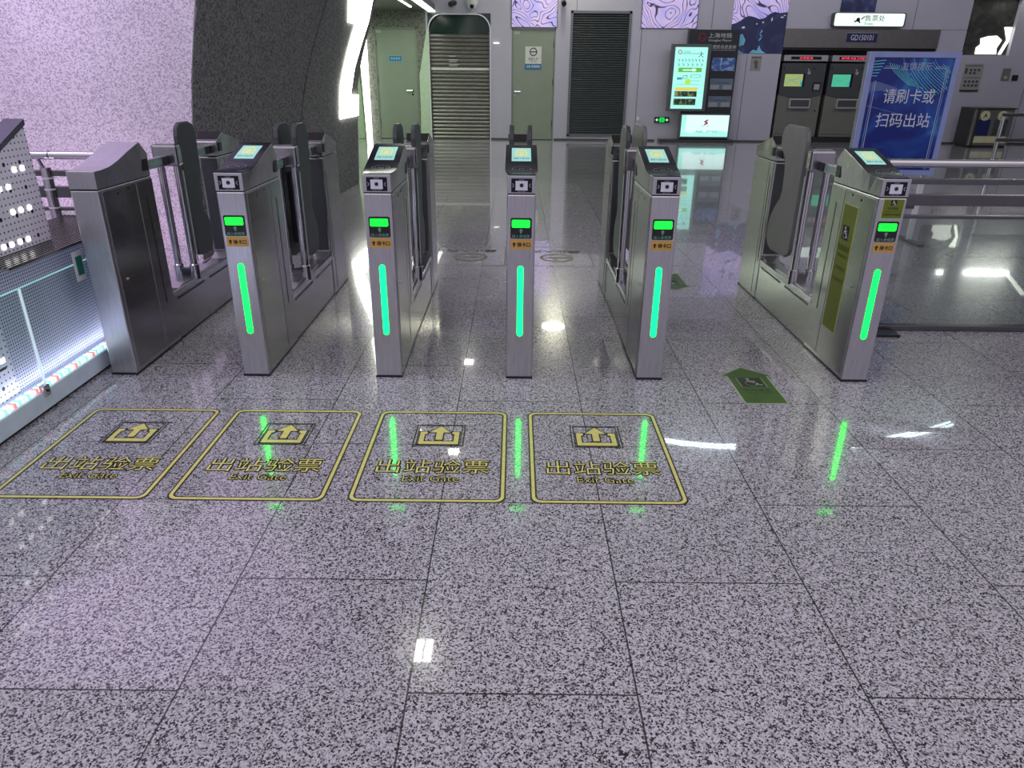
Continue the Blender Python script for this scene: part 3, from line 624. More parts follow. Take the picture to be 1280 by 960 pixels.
# ticket machines
t = thing('machine_hood', 'long grey metal hood over the ticket machines', 'hood', (7.41, YW, 0))
MB().box(-1.66, 1.66, -.05, .6, 1.945, 2.312).build('fascia', hoodm, t, bevel=.006)
MB().box(-1.655, 1.655, .0, .55, 1.90, 1.945).build('shadow_gap', black, t)
o = MB().rect(-.325, .325, 2.06, 2.235, (0, -.05, 0), 'front', .008).build('number_plate', navy, t, label='dark blue plate with white code')
mb = MB(); mb.text('GD150101', 0, 2.148, .48, .105, (0, -.05, 0), 'front', .0095); mb.build('lettering', signwhite, o)
mb = MB(); mb.rect(-.325, .325, 2.235, 2.243, (0, -.05, 0), 'front', .009); mb.build('edge', tag_m, o)
o = MB().box(5.77, 9.06, YW+.10, YW+.6, 0, .118).build('machine_plinth', black); tag(o, 'long black plinth under the ticket machines', 'plinth')
def tvm(x, lb, scr, txt, red):
    t = thing('ticket_machine', lb, 'ticket machine', (x, YW+.06, .12), 'ticket machines in the wall')
    MB().box(-.48, .48, .02, .5, 0, .93).build('cabinet', tvmbody, t, bevel=.008)
    MB().prism([(-.48, .93), (-.48, .885), (-.22, .82), (.22, .82), (.48, .885), (.48, .93), (.48, 1.52), (-.48, 1.52)], 'y', .0, .4).build('control_panel', tvmpanel, t, bevel=.004)
    MB().box(-.48, .48, -.03, .4, 1.56, 1.68).build('header', tvmbar, t, bevel=.004)
    d_ = MB().rect(-.33, .33, 1.592, 1.652, (0, -.03, 0), 'front', .004).build('led_display', blackgloss, t)
    MB().text(txt, red[0], 1.622, red[1], .05, (0, -.03, 0), 'front', .006, bold=.02).build('led_lettering', redled, d_)
    s_ = MB().rect(-.40, .05, 1.04, 1.315, (0, 0, 0), 'front', .005).build('screen', blackgloss, t)
    MB().rect(-.395, -.0, 1.05, 1.30, (0, 0, 0), 'front', .002, .005).build('map_display', scr, s_)
    mb = MB(); mb.stroke([(-.36, 1.12), (-.25, 1.18), (-.12, 1.20), (-.06, 1.26)], .012, (0, 0, 0), 'front', .001, .007); mb.stroke([(-.35, 1.22), (-.22, 1.16), (-.10, 1.12)], .010, (0, 0, 0), 'front', .001, .007); mb.rect(-.045, .0, 1.06, 1.16, (0, 0, 0), 'front', .001, .007); mb.build('map_lines', scrteal, s_)
    MB().rect(.24, .42, .96, 1.14, (0, 0, 0), 'front', .012).build('coin_panel', black, t)
    MB().rect(.27, .39, .985, 1.10, (0, -.012, 0), 'front', .012).build('coin_slot', tvmbar, t)
    mb = MB(); mb.disc(.12, 1.33, .035, (0, 0, 0), 'front', .01); mb.disc(.10, 1.39, .02, (0, 0, 0), 'front', .01); mb.build('card_button', tvmbar, t)
    mb = MB(); mb.disc(-.44, 1.42, .022, (0, 0, 0), 'front', .006); mb.disc(.22, 1.42, .022, (0, 0, 0), 'front', .006); mb.build('screw', black, t)
    k_ = MB().box(-.235, .235, -.06, .05, .60, .80).build('ticket_tray', tvmbar, t, bevel=.006)
    MB().rect(-.205, .205, .635, .775, (0, -.06, 0), 'front', .003).build('tray_opening', pm('tray_dark', (.06, .06, .065), .3), k_)
    MB().disc(.39, .55, .018, (0, .02, 0), 'front', .008).build('lock', black, t)
    mb = MB(); mb.rect(-.46, .46, .05, .06, (0, .02, 0), 'front', .002); mb.build('panel_seam', black, t)
tvm(6.32, 'left ticket machine with the yellow-green map screen', mapgreen, '正常服务', (0.0, .30))
tvm(7.37, 'right ticket machine with the mint map screen beside the blue sign', mapmint, '单程票 充值 正常服务', (.0, .58))
t = thing('ticket_sign', 'white lit ticket office sign over the machine hood', 'sign', (7.46, YW-.14, 2.484))
MB().flat(rr(-.765, .765, -.135, .135, .04), (0, .12, 0), 'front', .12).build('case', pm('sign_case', (.05, .07, .07), .4), t)
s_ = MB().flat(rr(-.735, .735, -.12, .12, .035), (0, 0, 0), 'front', .004).build('lit_face', lightbox, t)
mb = MB(); mb.text('售票处', .11, .03, .42, .115, (0, 0, 0), 'front', .006); mb.text('Tickets', -.0, -.075, .19, .05, (0, 0, 0), 'front', .006)
mb.disc(-.24, .0, .04, (0, 0, 0), 'front', .002, .004); mb.stroke([(-.30, -.035), (-.24, -.01), (-.20, -.05)], .03, (0, 0, 0), 'front', .002, .004); mb.stroke([(-.17, .01), (-.12, .055)], .022, (0, 0, 0), 'front', .002, .004)
mb.ring([(-.33, -.10), (-.09, -.10), (-.09, .09), (-.33, .09)], [(-.326, -.096), (-.094, -.096), (-.094, .086), (-.326, .086)], (0, 0, 0), 'front', .001, .004); mb.build('lettering', ink, s_)
# notice board, switches
t = thing('notice_board', 'grey notice board with rows of dark icons on the right wall', 'notice board', (9.985, YW, 1.10))
MB().box(-.205, .205, -.02, 0, 0, .56).build('plate', pm('notice_board_grey', (.30, .29, .29), .45), t)
mb = MB(); mb.rect(-.17, .17, .51, .525, (0, -.02, 0), 'front', .002); mb.rect(-.185, .185, .275, .285, (0, -.02, 0), 'front', .002); mb.rect(-.18, -.13, .36, .47, (0, -.02, 0), 'front', .002)
for r_ in (.43, .37): 
    for k in range(3 if r_ > .4 else 2): mb.rect(-.08+k*.085, -.03+k*.085, r_-.02, r_+.025, (0, -.02, 0), 'front', .002)
for r_ in (.20, .12):
    for k in range(4): mb.rect(-.15+k*.085, -.095+k*.085, r_-.022, r_+.025, (0, -.02, 0), 'front', .002)
mb.build('icons', pm('notice_board_ink', (.05, .05, .05), .5), t)
MB().rect(-.205, .205, 0, .035, (0, -.02, 0), 'front', .006).build('lower_edge', darksteel, t)
t = thing('wall_switch', 'tall grey switch plate on the far right of the wall', 'switch', (10.72, YW, 1.44)); MB().box(-.085, .085, -.02, 0, -.11, .13).build('plate', pm('switch_grey', (.16, .16, .15), .4), t); MB().box(-.03, .03, -.028, -.02, -.08, -.02).build('key', tag_m, t)
t = thing('wall_switch', 'small black switch box right of the tall grey switch plate', 'switch', (10.93, YW, 1.38)); MB().box(-.06, .06, -.03, 0, -.05, .06).build('box', black, t, bevel=.005); MB().box(-.02, .02, -.035, -.03, -.02, .02).build('key', darksteel, t)
# bin
t = thing('recycling_bin', 'steel twin recycling bin with blue and slate panels by the wall', 'bin', (10.22, 16.5, 0))
MB().box(-.42, .42, -.25, .28, .03, .77).build('body', binsteel, t, bevel=.02)
MB().box(-.44, .44, -.27, .30, .77, .80).build('lid', pm('bin_lid', (.10, .10, .10), .35, .7), t, bevel=.008)
MB().prism([(-.44, -.22), (-.38, -.27), (-.34, -.27), (-.34, .28), (-.44, .28)], 'z', .03, .77).build('side_shading', pm('bin_side_shaded', (.07, .07, .065), .35, .7), t)  # dark piece stands in for the shading on the bin's left side
for x0, m_, lb in ((-.20, binblue, 'blue panel'), (.17, bingrey, 'slate panel')):
    p_ = MB().rect(x0-.14, x0+.14, .24, .56, (0, -.25, 0), 'front', .01).build('front_panel', m_, t, label=lb)
    MB().disc(x0, .64, .10, (0, -.25, 0), 'front', .012).build('round_label', binlabel, t)
    mb = MB(); mb.stroke([(x0-.03, .60), (x0+.0, .67), (x0+.03, .62)], .018, (0, -.262, 0), 'front', .002); mb.build('label_mark', ink, p_)
MB().rect(-.36, .36, .09, .225, (0, -.25, 0), 'front', .012).build('lower_label', binlabel, t)
MB().box(-.40, .40, -.22, .25, 0, .03).build('plinth', black, t)

# ================================================================== STANDING BLUE SIGN
t = thing('standing_sign', 'blue framed standing sign with white characters in front of the ticket machines', 'sign', (3.30, 6.5, 0))
F = (0, 0, 0)
MB().box(-.378, .378, 0, .05, .60, 1.585).build('backing', pm('sign_back', (.2, .22, .28), .4), t)
mb = MB()
mb.ring([(-.378, .60), (.378, .60), (.378, 1.585), (-.378, 1.585)], [(-.333, .645), (.333, .645), (.333, 1.54), (-.333, 1.54)], F, 'front', .02); mb.build('frame', bluesign_edge, t, bevel=.003)
pn = MB().rect(-.333, .333, .645, 1.54, F, 'front', .006).build('poster', bluesign, t)
mb = MB(); mb.text('请刷卡或', .02, 1.245, .43, .115, F, 'front', .0085, bold=.004); mb.text('扫码出站', .01, 1.055, .46, .115, F, 'front', .0085, bold=.004); mb.build('lettering', pm('sign_lettering', (.72, .76, .88), .4), pn)
mb = MB(); mb.text('友情提示', .035, 1.475, .25, .062, F, 'front', .0085)
mb.stroke([(-.24, 1.46), (-.12, 1.46)], .006, F, 'front', .001, .007); mb.stroke([(-.23, 1.475), (-.12, 1.475)], .003, F, 'front', .001, .007); mb.stroke([(.19, 1.462), (.285, 1.462), (.285, .66)], .006, F, 'front', .001, .007); mb.stroke([(.19, 1.475), (.30, 1.475), (.30, .66)], .003, F, 'front', .001, .007)
mb.stroke([(-.285, 1.36), (-.285, .66)], .006, F, 'front', .001, .007); mb.stroke([(-.30, 1.36), (-.30, .66)], .003, F, 'front', .001, .007)
mb.build('border_lines', pm('sign_border', (.45, .55, .75), .4), pn)
mb = MB()
for k in range(15):       # flowing cyan bands of the poster picture
    o_ = k*.016; pts = [(-.09+o_*1.35+.27*(q/8)**1.5, 1.535-q/8*(.31-.010*k)) for q in range(9)]
    pts = [(min(u, .325), v) for u, v in pts]
    mb.stroke(pts[(k*3) % 4:], .0035+.001*(k % 3), F, 'front', .0006, .0062)
for k in range(7):
    pts = [(-.20+k*.020+.20*(q/6)**1.4, 1.50-k*.004-q/6*.17) for q in range(7)]; mb.stroke(pts, .0045, F, 'front', .0006, .0062)
for k in range(6): mb.stroke([(-.33, 1.40+k*.022), (-.285+.01*k, 1.40+k*.024)], .007, F, 'front', .0006, .0062)
mb.build('cyan_bands', pm('poster_cyan', (.14, .62, .72), .4), pn)
mb = MB(); mb.flat([(-.333, 1.35), (-.26, 1.355), (-.10, 1.31), (-.02, 1.235), (-.10, 1.25), (-.22, 1.285), (-.333, 1.28)], F, 'front', .0005, .006); mb.stroke([(-.333, 1.17), (-.15, 1.13), (.05, 1.085)], .006, F, 'front', .0005, .006); mb.build('pale_shape', pm('poster_pale', (.12, .17, .42), .4), pn)
for x in (-.335, .335): MB().box(x-.022, x+.022, .051, .085, .02, 1.2).build('leg', white, t, bevel=.003)
for x in (-.335, .335): MB().box(x-.03, x+.03, -.16, .26, 0, .022).build('foot', darksteel, t, bevel=.003)
MB().box(-.335, .335, .055, .08, .30, .33).build('stretcher', darksteel, t)

# ================================================================== FENCES
def fence(name, label, x0, x1, y, posts, tube0, tube1, hw=False):
    t = thing(name, label, 'barrier', (x0, y, 0)); L_ = x1-x0
    MB().tube([(tube0-x0, 0, .963), (tube1-x0, 0, .963)], .023, 14).build('handrail', chrome, t, smooth=True)
    MB().tube([(tube0-x0+.14, 0, .963), (tube0-x0+.146, 0, .963)], .0245, 14).build('handrail_joint', darksteel, t)
    for zc, h_, nm in ((.868, .030, 'upper_bar'), (.767, .060, 'middle_bar'), (.674, .018, 'lower_bar')):
        MB().box(0, L_, -.018, .018, zc-h_/2, zc+h_/2).build(nm, darksteel, t, bevel=.003)
    MB().box(0, L_, -.025, .025, .004, .034).build('bottom_rail', darksteel, t, bevel=.004)
    MB().box(0.005, L_-.005, -.005, .005, .034, .665).build('glass_panel', greyglass, t)
    for px in posts:
        MB().tube([(px-x0, .03, 0), (px-x0, .03, .90)], .018, 12).build('post', chrome, t, smooth=True)
        MB().tube([(px-x0, .03, .90), (px-x0, .0, .95)], .010, 8).build('post_bracket', chrome, t)
    MB().box(.0, .20, -.14, -.03, 0, .014).build('foot_plate', black, t)
    return t
fence('glass_barrier', 'glass barrier with steel rails running right from the wide gate', 2.06, 5.2, 4.07, (3.62, 5.15), 1.90, 5.2)
t = fence('glass_barrier', 'short glass barrier with steel handrail behind the left end gate', -2.75, -2.06, 4.07, (-2.63,), -2.70, -2.20)
MB().tube([(.165, -.02, .0), (.165, -.02, .90)], .028, 14).build('post', chrome, t, smooth=True)
for z in (.84, .78, .68, .60): MB().tube([(.165, -.02, z), (.165, -.02, z+.008)], .030, 14).build('post_clamp', white, t)
MB().box(.36, .46, -.035, -.018, .735, .79).build('latch', chrome, t, bevel=.008)
t = thing('rail_barrier', 'two-bar steel barrier beside the recycling bin at the right edge', 'barrier', (6.40, 10, 0))
for z in (.947, .633): MB().tube([(0, 0, z), (3.2, 0, z)], .022, 12).build('rail', darksteel, t, smooth=True)
for x in (.03, 1.6, 3.15): MB().tube([(x, .03, 0), (x, .03, .96)], .025, 12).build('post', chrome, t, smooth=True)

# ================================================================== LEFT BALUSTRADE
t = thing('balustrade', 'low balustrade of perforated sheet behind glass with a coloured light strip', 'balustrade', (-2.06, 0, 0))
MB().prism([(0, .014), (0, .098), (-.06, .098), (-.06, .014)], 'y', .6, 4.0)
mb = MB(); mb.prism([(-.012, .0), (-.012, .014), (-.10, .014), (-.10, 0)], 'y', .6, 4.0); mb.build('kick_plate', black, t)
MB().box(-.10, 0, .6, 4.0, .014, .098).build('base', paleled, t, bevel=.004)
MB().box(-.115, -.10, .6, 2.832, .0, .64).build('perforated_panel', perf_big, t, label='left panel with large holes')
MB().box(-.115, -.10, 2.834, 4.0, .0, .64).build('perforated_panel', perf_small, t, label='right panel with small close holes')
mb = MB()
mb.box(-.46, -.0, 2.834, 4.0, .640, .648)
for k in range(22): x = -.45+k*.021; mb.box(x, x+.010, 2.834, 4.0, .648, .653)
mb.build('ribbed_ledge', pm('ribbed_steel', (.30, .29, .27), .25, .9), t)
for y0, y1 in ((.6, 2.868), (2.874, 4.0)):
    MB().box(-.012, -.002, y0, y1, .102, .556).build('glass_panel', glass, t)
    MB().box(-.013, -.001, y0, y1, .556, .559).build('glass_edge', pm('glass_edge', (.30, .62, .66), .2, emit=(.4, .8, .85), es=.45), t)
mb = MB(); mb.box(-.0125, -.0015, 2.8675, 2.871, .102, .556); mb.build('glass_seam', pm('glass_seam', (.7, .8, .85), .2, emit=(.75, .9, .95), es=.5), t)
cl = MB().box(-.016, .012, 2.83, 2.87, .075, .125).build('glass_clip', chrome, t, bevel=.004)
MB().tube([(.012, 2.85, .10), (.018, 2.85, .10)], .006, 10).build('screw', black, cl)
cols = [((1, .22, .16), 'red'), ((.30, .95, .85), 'cyan'), ((.8, .9, 1), 'white'), ((.35, .95, .75), 'green'), ((.9, .9, 1), 'pale')]
MB().box(-.06, -.03, .6, 4.0, .098, .103).build('light_channel', pm('channel_glow', (.6, .6, .75), .4, emit=(.80, .74, 1), es=12), t)
for k in range(46):
    y = 2.36+k*.030; cc, nm = cols[k % 5]
    MB().box(-.045, -.013, y, y+.018, .098, .118).build('led', pm('led_'+nm, (.6, .6, .6), .4, emit=cc, es=1.1), t)
st = MB().box(-.001, .001, 3.262, 3.335, .475, .615).build('notice_sticker', white, t)
st.location.x = .0
mb = MB(); mb.box(.001, .002, 3.28, 3.33, .50, .59); mb.build('notice_emblem', pm('sticker_green', (.02, .22, .15), .4), st)
# escalator side screen with inclined cap
t = thing('perforated_screen', 'pale perforated metal side screen with an inclined cap and small lit windows', 'screen', (-2.205, 0, 0))
def ztop(y): return 1.05+(y-3.19)*.46+.03
prof = [(1.2, .655), (3.372, .655), (3.372, ztop(3.372)), (1.9, .66+.02)]
prof = [(2.0, .655), (3.372, .655), (3.372, ztop(3.372)), (2.42, ztop(2.42)), (2.0, ztop(2.42)-.06)]
MB().prism(prof, 'x', -.012, 0).build('perforated_sheet', perf_big, t)
y0, y1 = 2.42, 3.38
MB().hexa([(-.085, y0, ztop(y0)), (.004, y0, ztop(y0)), (.004, y1, ztop(y1)), (-.085, y1, ztop(y1)), (-.085, y0, ztop(y0)+.025), (.004, y0, ztop(y0)+.025), (.004, y1, ztop(y1)+.025), (-.085, y1, ztop(y1)+.025)]).build('cap', capgrey, t)
lw = pm('lit_window', (.8, .8, .75), .4, emit=(1, 1, .95), es=2.6)
for z, ys in ((.99, (3.235, 3.29)), (.925, (3.11, 3.168)), (.82, (3.155, 3.21, 3.27)), (.690, (3.04, 3.093, 3.15, 3.208))):
    for y in ys: MB().prism(rr(y-.013, y+.013, z-.011, z+.011, .006, 2), 'x', 0, .004).build('lit_window', lw, t)
t = thing('lit_panel', 'perforated panel low at the left edge whose lit windows mirror in the floor', 'panel', (-2.045, 0, 0))
MB().box(-.0, .006, 2.20, 2.26, .16, .80).build('mounting_bar', capgrey, t)
for z, ys in ((.295, (2.42, 2.48)), (.33, (2.626,)), (.42, (2.43, 2.495, 2.56, 2.62)), (.585, (2.40, 2.455)), (.74, (2.26, 2.315, 2.373, 2.43, 2.49))):
    for y in ys: MB().box(.006, .010, y-.013, y+.013, z-.010, z+.010).build('lit_window', lw, t)
    MB().box(.001, .006, 2.2, 2.64, z-.004, z+.004).build('window_bar', capgrey, t)

# ================================================================== BENT LIGHT ON THE VAULTED WALL
t = thing('bent_light_strip', 'glaring bent white light strip climbing the end of the dark vaulted wall', 'light strip', (0, 0, 0))
def wallband(mb, stations, t0=.010, t1=.026):   # stations: (z, yl, yr)
    rows = []
    for z, yl, yr in stations:
        rows.append([mb.bm.verts.new(p) for p in ((wallx(yl, z)+t0, yl, z), (wallx(yr, z)+t0, yr, z), (wallx(yr, z)+t1, yr, z), (wallx(yl, z)+t1, yl, z))])
    for A, B in zip(rows, rows[1:]):
        for k in range(4): mb.bm.faces.new((A[k], A[(k+1) % 4], B[(k+1) % 4], B[k]))
    mb.bm.faces.new(rows[0][::-1]); mb.bm.faces.new(rows[-1])
mb = MB(); wallband(mb, [(1.12, 9.09, 9.52), (1.43, 9.15, 9.60), (1.74, 9.22, 9.71), (1.96, 9.26, 9.75), (2.16, 9.20, 9.73), (2.6, 9.1, 9.65), (3.1, 8.8, 9.4), (3.7, 8.4, 9.1)]); mb.build('strip', ledwhite, t)
mb = MB(); wallband(mb, [(.87, 9.09, 9.93), (1.12, 9.09, 9.93)]); mb.build('end_panel', ledwhite, t)
mb = MB(); wallband(mb, [(1.90, 8.93, 9.25), (2.14, 8.75, 9.19), (2.7, 8.5, 9.0)]); mb.build('side_panel', ledwhite, t)

# ================================================================== CEILING LAMPS (mirrored in the polished floor)
for (x, y, sx, sy, lb) in ((-.92, 5.78, .10, .16, 'square ceiling downlight over the gates'), (-.95, 10.1, .09, .10, 'square ceiling downlight behind the gates'), (-.94, 14.0, .10, .14, 'square ceiling downlight near the shutter'), (1.55, 11.5, .08, .25, 'narrow ceiling downlight near the louvre')):
    t = thing('ceiling_downlight', lb, 'ceiling light', (x, y, 4.25))
    MB().box(-sx-.02, sx+.02, -sy-.02, sy+.02, -.02, 0).build('frame', white, t)
    for d in (-.5, .5): MB().box(d*sx-.4*sx, d*sx+.4*sx, -sy, sy, -.026, -.02).build('diffuser', lampm, t)
t = thing('ceiling_spotlight', 'large round ceiling lamp before the louvre', 'ceiling light', (.95, 16.2, 4.25))
MB().tube([(0, 0, -.08), (0, 0, 0)], .30, 24).build('housing', white, t); MB().tube([(0, 0, -.086), (0, 0, -.08)], .27, 24).build('diffuser', glowm, t)
t = thing('curved_ceiling_light', 'thin cool white curved light line on the ceiling, mirrored right of the stickers', 'ceiling light', (0, 0, 4.25))
for pts in ([(2.56, 10.55), (2.85, 10.45), (3.1, 10.4), (3.4, 10.36), (3.70, 10.36)], [(5.60, 10.42), (6.1, 10.58), (6.68, 10.80), (7.25, 11.03), (7.77, 11.30)]):
    for off in (-.05, .05): MB().tube([(x, y+off, -.03) for x, y in pts], .018, 6).build('light_line', ledblue, t)
    mb = MB(); mb.tube([(x, y, -.008) for x, y in pts], .008, 6); mb.build('mounting_rail', white, t)
t = thing('corner_light_strip', 'bright strip light along the far right ceiling corner', 'light strip', (0, 0, 2.97))
MB().box(10.95, 12.0, 16.94, 17.03, -.04, .04).build('diffuser', lampm, t); MB().hexa([(11.92, 16.94, -.02), (12.0, 16.94, -.02), (11.24, 15.2, -.02), (11.16, 15.2, -.02), (11.92, 16.94, .03), (12.0, 16.94, .03), (11.24, 15.2, .03), (11.16, 15.2, .03)]).build('side_diffuser', ledsoft, t)
MB().box(10.30, 10.42, 16.98, 17.03, -.04, .04).build('spot', lampm, t)

# ================================================================== GATES
W2 = .0635
TOP = [(.0, .980), (.06, .981), (.12, .988), (.19, 1.005), (.29, 1.036), (.42, 1.070)]
def topz(v):
    for (a0, z0), (a1, z1) in zip(TOP, TOP[1:]):
        if a0 <= v <= a1: return z0+(z1-z0)*(v-a0)/(a1-a0)
    return TOP[-1][1]
def head_mesh(prof_top, w0, w1, bot, flare=.05):
    """prof_top: (v, z, halfwidth) along the top; closes down to z = bot with the body width"""
    mb = MB(); n = len(prof_top)
    L_ = [mb.bm.verts.new((-w, v, z)) for v, z, w in prof_top]; R_ = [mb.bm.verts.new((w, v, z)) for v, z, w in prof_top]
    v0, v1 = prof_top[0][0], prof_top[-1][0]
    Lb = [mb.bm.verts.new((-w0, v, bot)) for v, z, w in prof_top]; Rb = [mb.bm.verts.new((w0, v, bot)) for v, z, w in prof_top]
    for i in range(n-1):
        mb.bm.faces.new((L_[i], R_[i], R_[i+1], L_[i+1])); mb.bm.faces.new((L_[i], L_[i+1], Lb[i+1], Lb[i])); mb.bm.faces.new((R_[i+1], R_[i], Rb[i], Rb[i+1])); mb.bm.faces.new((Lb[i], Lb[i+1], Rb[i+1], Rb[i]))
    mb.bm.faces.new((R_[0], L_[0], Lb[0], Rb[0])); mb.bm.faces.new((L_[-1], R_[-1], Rb[-1], Lb[-1]))
    return mb
FRONT_TOP = [(0, .980, W2), (.06, .981, .0655), (.12, .988, .071), (.19, 1.005, .076), (.29, 1.036, .077), (.42, 1.070, .077), (.50, 1.012, .068), (.506, 1.0, W2)]
REAR_TOP = [(1.415, .985, W2), (1.43, 1.0, .068), (1.49, 1.040, .075), (1.60, 1.012, .075), (1.70, .985, .070), (1.765, .970, .066), (1.80, .966, W2)]
def strip_on_top(mb, v0, v1, wf, lift, n=8):
    """thin sheet that follows the curved reader top"""
    vs = [v0+(v1-v0)*k/n for k in range(n+1)]
    A = [(mb.bm.verts.new((-wf(v), v, topz(v)+lift)), mb.bm.verts.new((wf(v), v, topz(v)+lift)), mb.bm.verts.new((wf(v), v, topz(v)+lift*.2)), mb.bm.verts.new((-wf(v), v, topz(v)+lift*.2))) for v in vs]
    for a_, b_ in zip(A, A[1:]):
        for k in range(4): mb.bm.faces.new((a_[k], a_[(k+1) % 4], b_[(k+1) % 4], b_[k]))
    mb.bm.faces.new(A[0][::-1]); mb.bm.faces.new(A[-1])
def top_text(mb, body, cv, w, h, lift, bold=0):
    vs, fs = text_geo(body, bold); x0 = min(v.x for v in vs); x1 = max(v.x for v in vs); y0 = min(v.y for v in vs); y1 = max(v.y for v in vs)
    R_ = []
    for p in vs:
        u = (p.x-(x0+x1)/2)*w/(x1-x0); v = cv+(p.y-(y0+y1)/2)*h/(y1-y0); R_.append((u, v, topz(v)+lift))
    mb._faces(R_, fs)
FLAP_N = [(.89, 1.06), (.905, 1.105), (.95, 1.13), (1.06, 1.13), (1.115, 1.11), (1.138, 1.06), (1.125, .90), (1.09, .72), (1.075, .655), (1.09, .615), (1.13, .575), (1.152, .53), (1.155, .45), (1.135, .40), (1.09, .375), (.98, .375), (.92, .39), (.90, .43)]
FLAP_W = [(.95, 1.06), (.965, 1.105), (1.01, 1.13), (1.27, 1.13), (1.33, 1.11), (1.355, 1.06), (1.345, 1.0), (1.245, .93), (1.225, .86), (1.215, .76), (1.235, .70), (1.30, .64), (1.355, .57), (1.375, .50), (1.37, .44), (1.33, .395), (1.26, .375), (1.02, .385), (.965, .41), (.95, .45)]
def gate(x, label, reader=True, flaps=('l', 'r'), access=False, led=greenled, group='exit gates in a row'):
    t = thing('ticket_gate', label, 'ticket gate', (x, 3.268, 0), group)
    # front column
    b_ = MB().box(-W2, W2, 0, .51, .006, .898).build('front_column', steel, t, bevel=.006)
    MB().box(-W2-.002, W2+.002, -.002, .512, 0, .010).build('foot_trim', black, b_)
    for s in (-1, 1):
        xx = sorted((s*W2, s*(W2+.0022)))
        d_ = MB().box(xx[0], xx[1], .03, .335, .03, .885).build('side_door', steelside, b_)
        k_ = MB(); k_.tube([(s*(W2+.002), .095, .465), (s*(W2+.008), .095, .465)], .009, 12); k_.build('lock', chrome, d_)
        MB().box(xx[0], xx[1], .345, .505, .03, .885).build('side_panel', steelside, b_)
        MB().box(*sorted((s*(W2+.002), s*(W2+.0032))), .418, .426, .25, .81).build('slot', black, b_)
        for vv, zz in ((.16, .862), (.26, .872)): MB().tube([(s*(W2+.0015), vv, zz), (s*(W2+.004), vv, zz)], .006, 8).build('sensor', black, b_)
    # head
    h_ = head_mesh(FRONT_TOP, W2, .077, .902).build('reader_head', steel, t, smooth=False, bevel=.002)
    for s in (-1, 1): MB().box(*sorted((s*(W2+.0005), s*(W2+.008))), .435, .482, .93, .985).build('sensor_window', black, h_)
    MB().box(-W2+.002, W2-.002, .002, .50, .897, .903).build('seam', seamm, h_)
    if reader:
        mb = MB(); strip_on_top(mb, .012, .425, lambda v: min(.0755, .060+.016*min(1, max(0, v-.012)/.10)), .003, 14); p_ = mb.build('reader_panel', blackgloss, h_)
        mb = MB(); strip_on_top(mb, .222, .375, lambda v: .046, .0045); mb.build('display_screen', pm('reader_screen', (.05, .1, .1), .3, emit=(.40, .78, .74), es=.8), p_)
        mb = MB()
        vv = [(-.024, .275), (-.024, .325), (-.017, .347), (.017, .347), (.024, .325), (.024, .275)]
        for q, w in zip(vv, vv[1:]):
            l_ = math.hypot(w[0]-q[0], w[1]-q[1]); nx, ny = -(w[1]-q[1])/l_*.0035, (w[0]-q[0])/l_*.0035
            mb._faces([(q[0]-nx, q[1]-ny, topz(q[1]-ny)+.0055), (w[0]-nx, w[1]-ny, topz(w[1]-ny)+.0055), (w[0]+nx, w[1]+ny, topz(w[1]+ny)+.0055), (q[0]+nx, q[1]+ny, topz(q[1]+ny)+.0055)], [(0, 1, 2, 3)])
        for (u0, u1, v0, v1) in ((-.014, .014, .278, .290), (-.010, -.002, .298, .325), (.002, .010, .298, .325)): mb._faces([(u0, v0, topz(v0)+.0055), (u1, v0, topz(v0)+.0055), (u1, v1, topz(v1)+.0055), (u0, v1, topz(v1)+.0055)], [(0, 1, 2, 3)])
        mb.build('screen_emblem', pm('screen_gold', (.4, .3, .05), .4, emit=(.85, .70, .12), es=.8), p_)
        mb = MB(); top_text(mb, '请刷卡或扫码', .247, .078, .020, .0055); mb.build('screen_lettering', pm('screen_ink', (.01, .09, .05), .4), p_)
        mb = MB(); n = 28
        for i in range(n):
            a0, a1 = 2*math.pi*i/n, 2*math.pi*(i+1)/n
            q = [(r_*math.cos(a_)*.044, .125+r_*math.sin(a_)*.032) for a_, r_ in ((a0, 1), (a1, 1), (a1, .9), (a0, .9))]
            mb._faces([(u, v, topz(v)+.0042) for u, v in q], [(0, 1, 2, 3)])
        for (u, k) in ((-.03, 1), (.03, -1)): mb._faces([(u, .115, topz(.115)+.0042), (u+k*.008, .125, topz(.125)+.0042), (u, .135, topz(.135)+.0042), (u+k*.004, .125, topz(.125)+.0042)], [(0, 1, 2, 3)])
        top_text(mb, 'M', .125, .022, .022, .0042); mb.build('card_target', pm('target_grey', (.16, .17, .20), .3), p_)
        # front face, from the top: scanner, ticket display, slot sticker, light bar
        O = (.0, 0, 0)
        c_ = MB().rect(-.046, .047, .908, .968, O, 'front', .002).build('scanner_panel', blackgloss, h_)
        MB().rect(-.027, .027, .917, .958, O, 'front', .003, .002).build('scanner_plate', pm('scanner_white', (.55, .53, .62), .35, emit=(.8, .8, 1), es=.12), c_)
        MB().disc(.0, .939, .0085, O, 'front', .002, .005).build('scanner_lens', black, c_)
        mb = MB()
        for s in (-1, 1): mb.stroke([(s*.040, .945), (s*.034, .938), (s*.040, .931)], .003, O, 'front', .001, .002)
        mb.text('扫码处', 0, .9625, .026, .006, O, 'front', .0032); mb.text('请对准二维码', 0, .9125, .036, .005, O, 'front', .0032); mb.build('scanner_print', txtgrey, c_)
        k_ = MB().rrect(-.048, .049, .700, .794, .008, O, 'front', .002).build('ticket_display', black, b_)
        MB().rrect(-.041, .040, .751, .785, .005, O, 'front', .002, .002).build('display_screen', greendisp, k_)
        mb = MB(); mb.text('请通行', -.004, .770, .045, .014, O, 'front', .0048) if access else mb.rect(-.028, .026, .767, .7685, O, 'front', .0006, .004); mb.build('display_print', dispdark, k_)
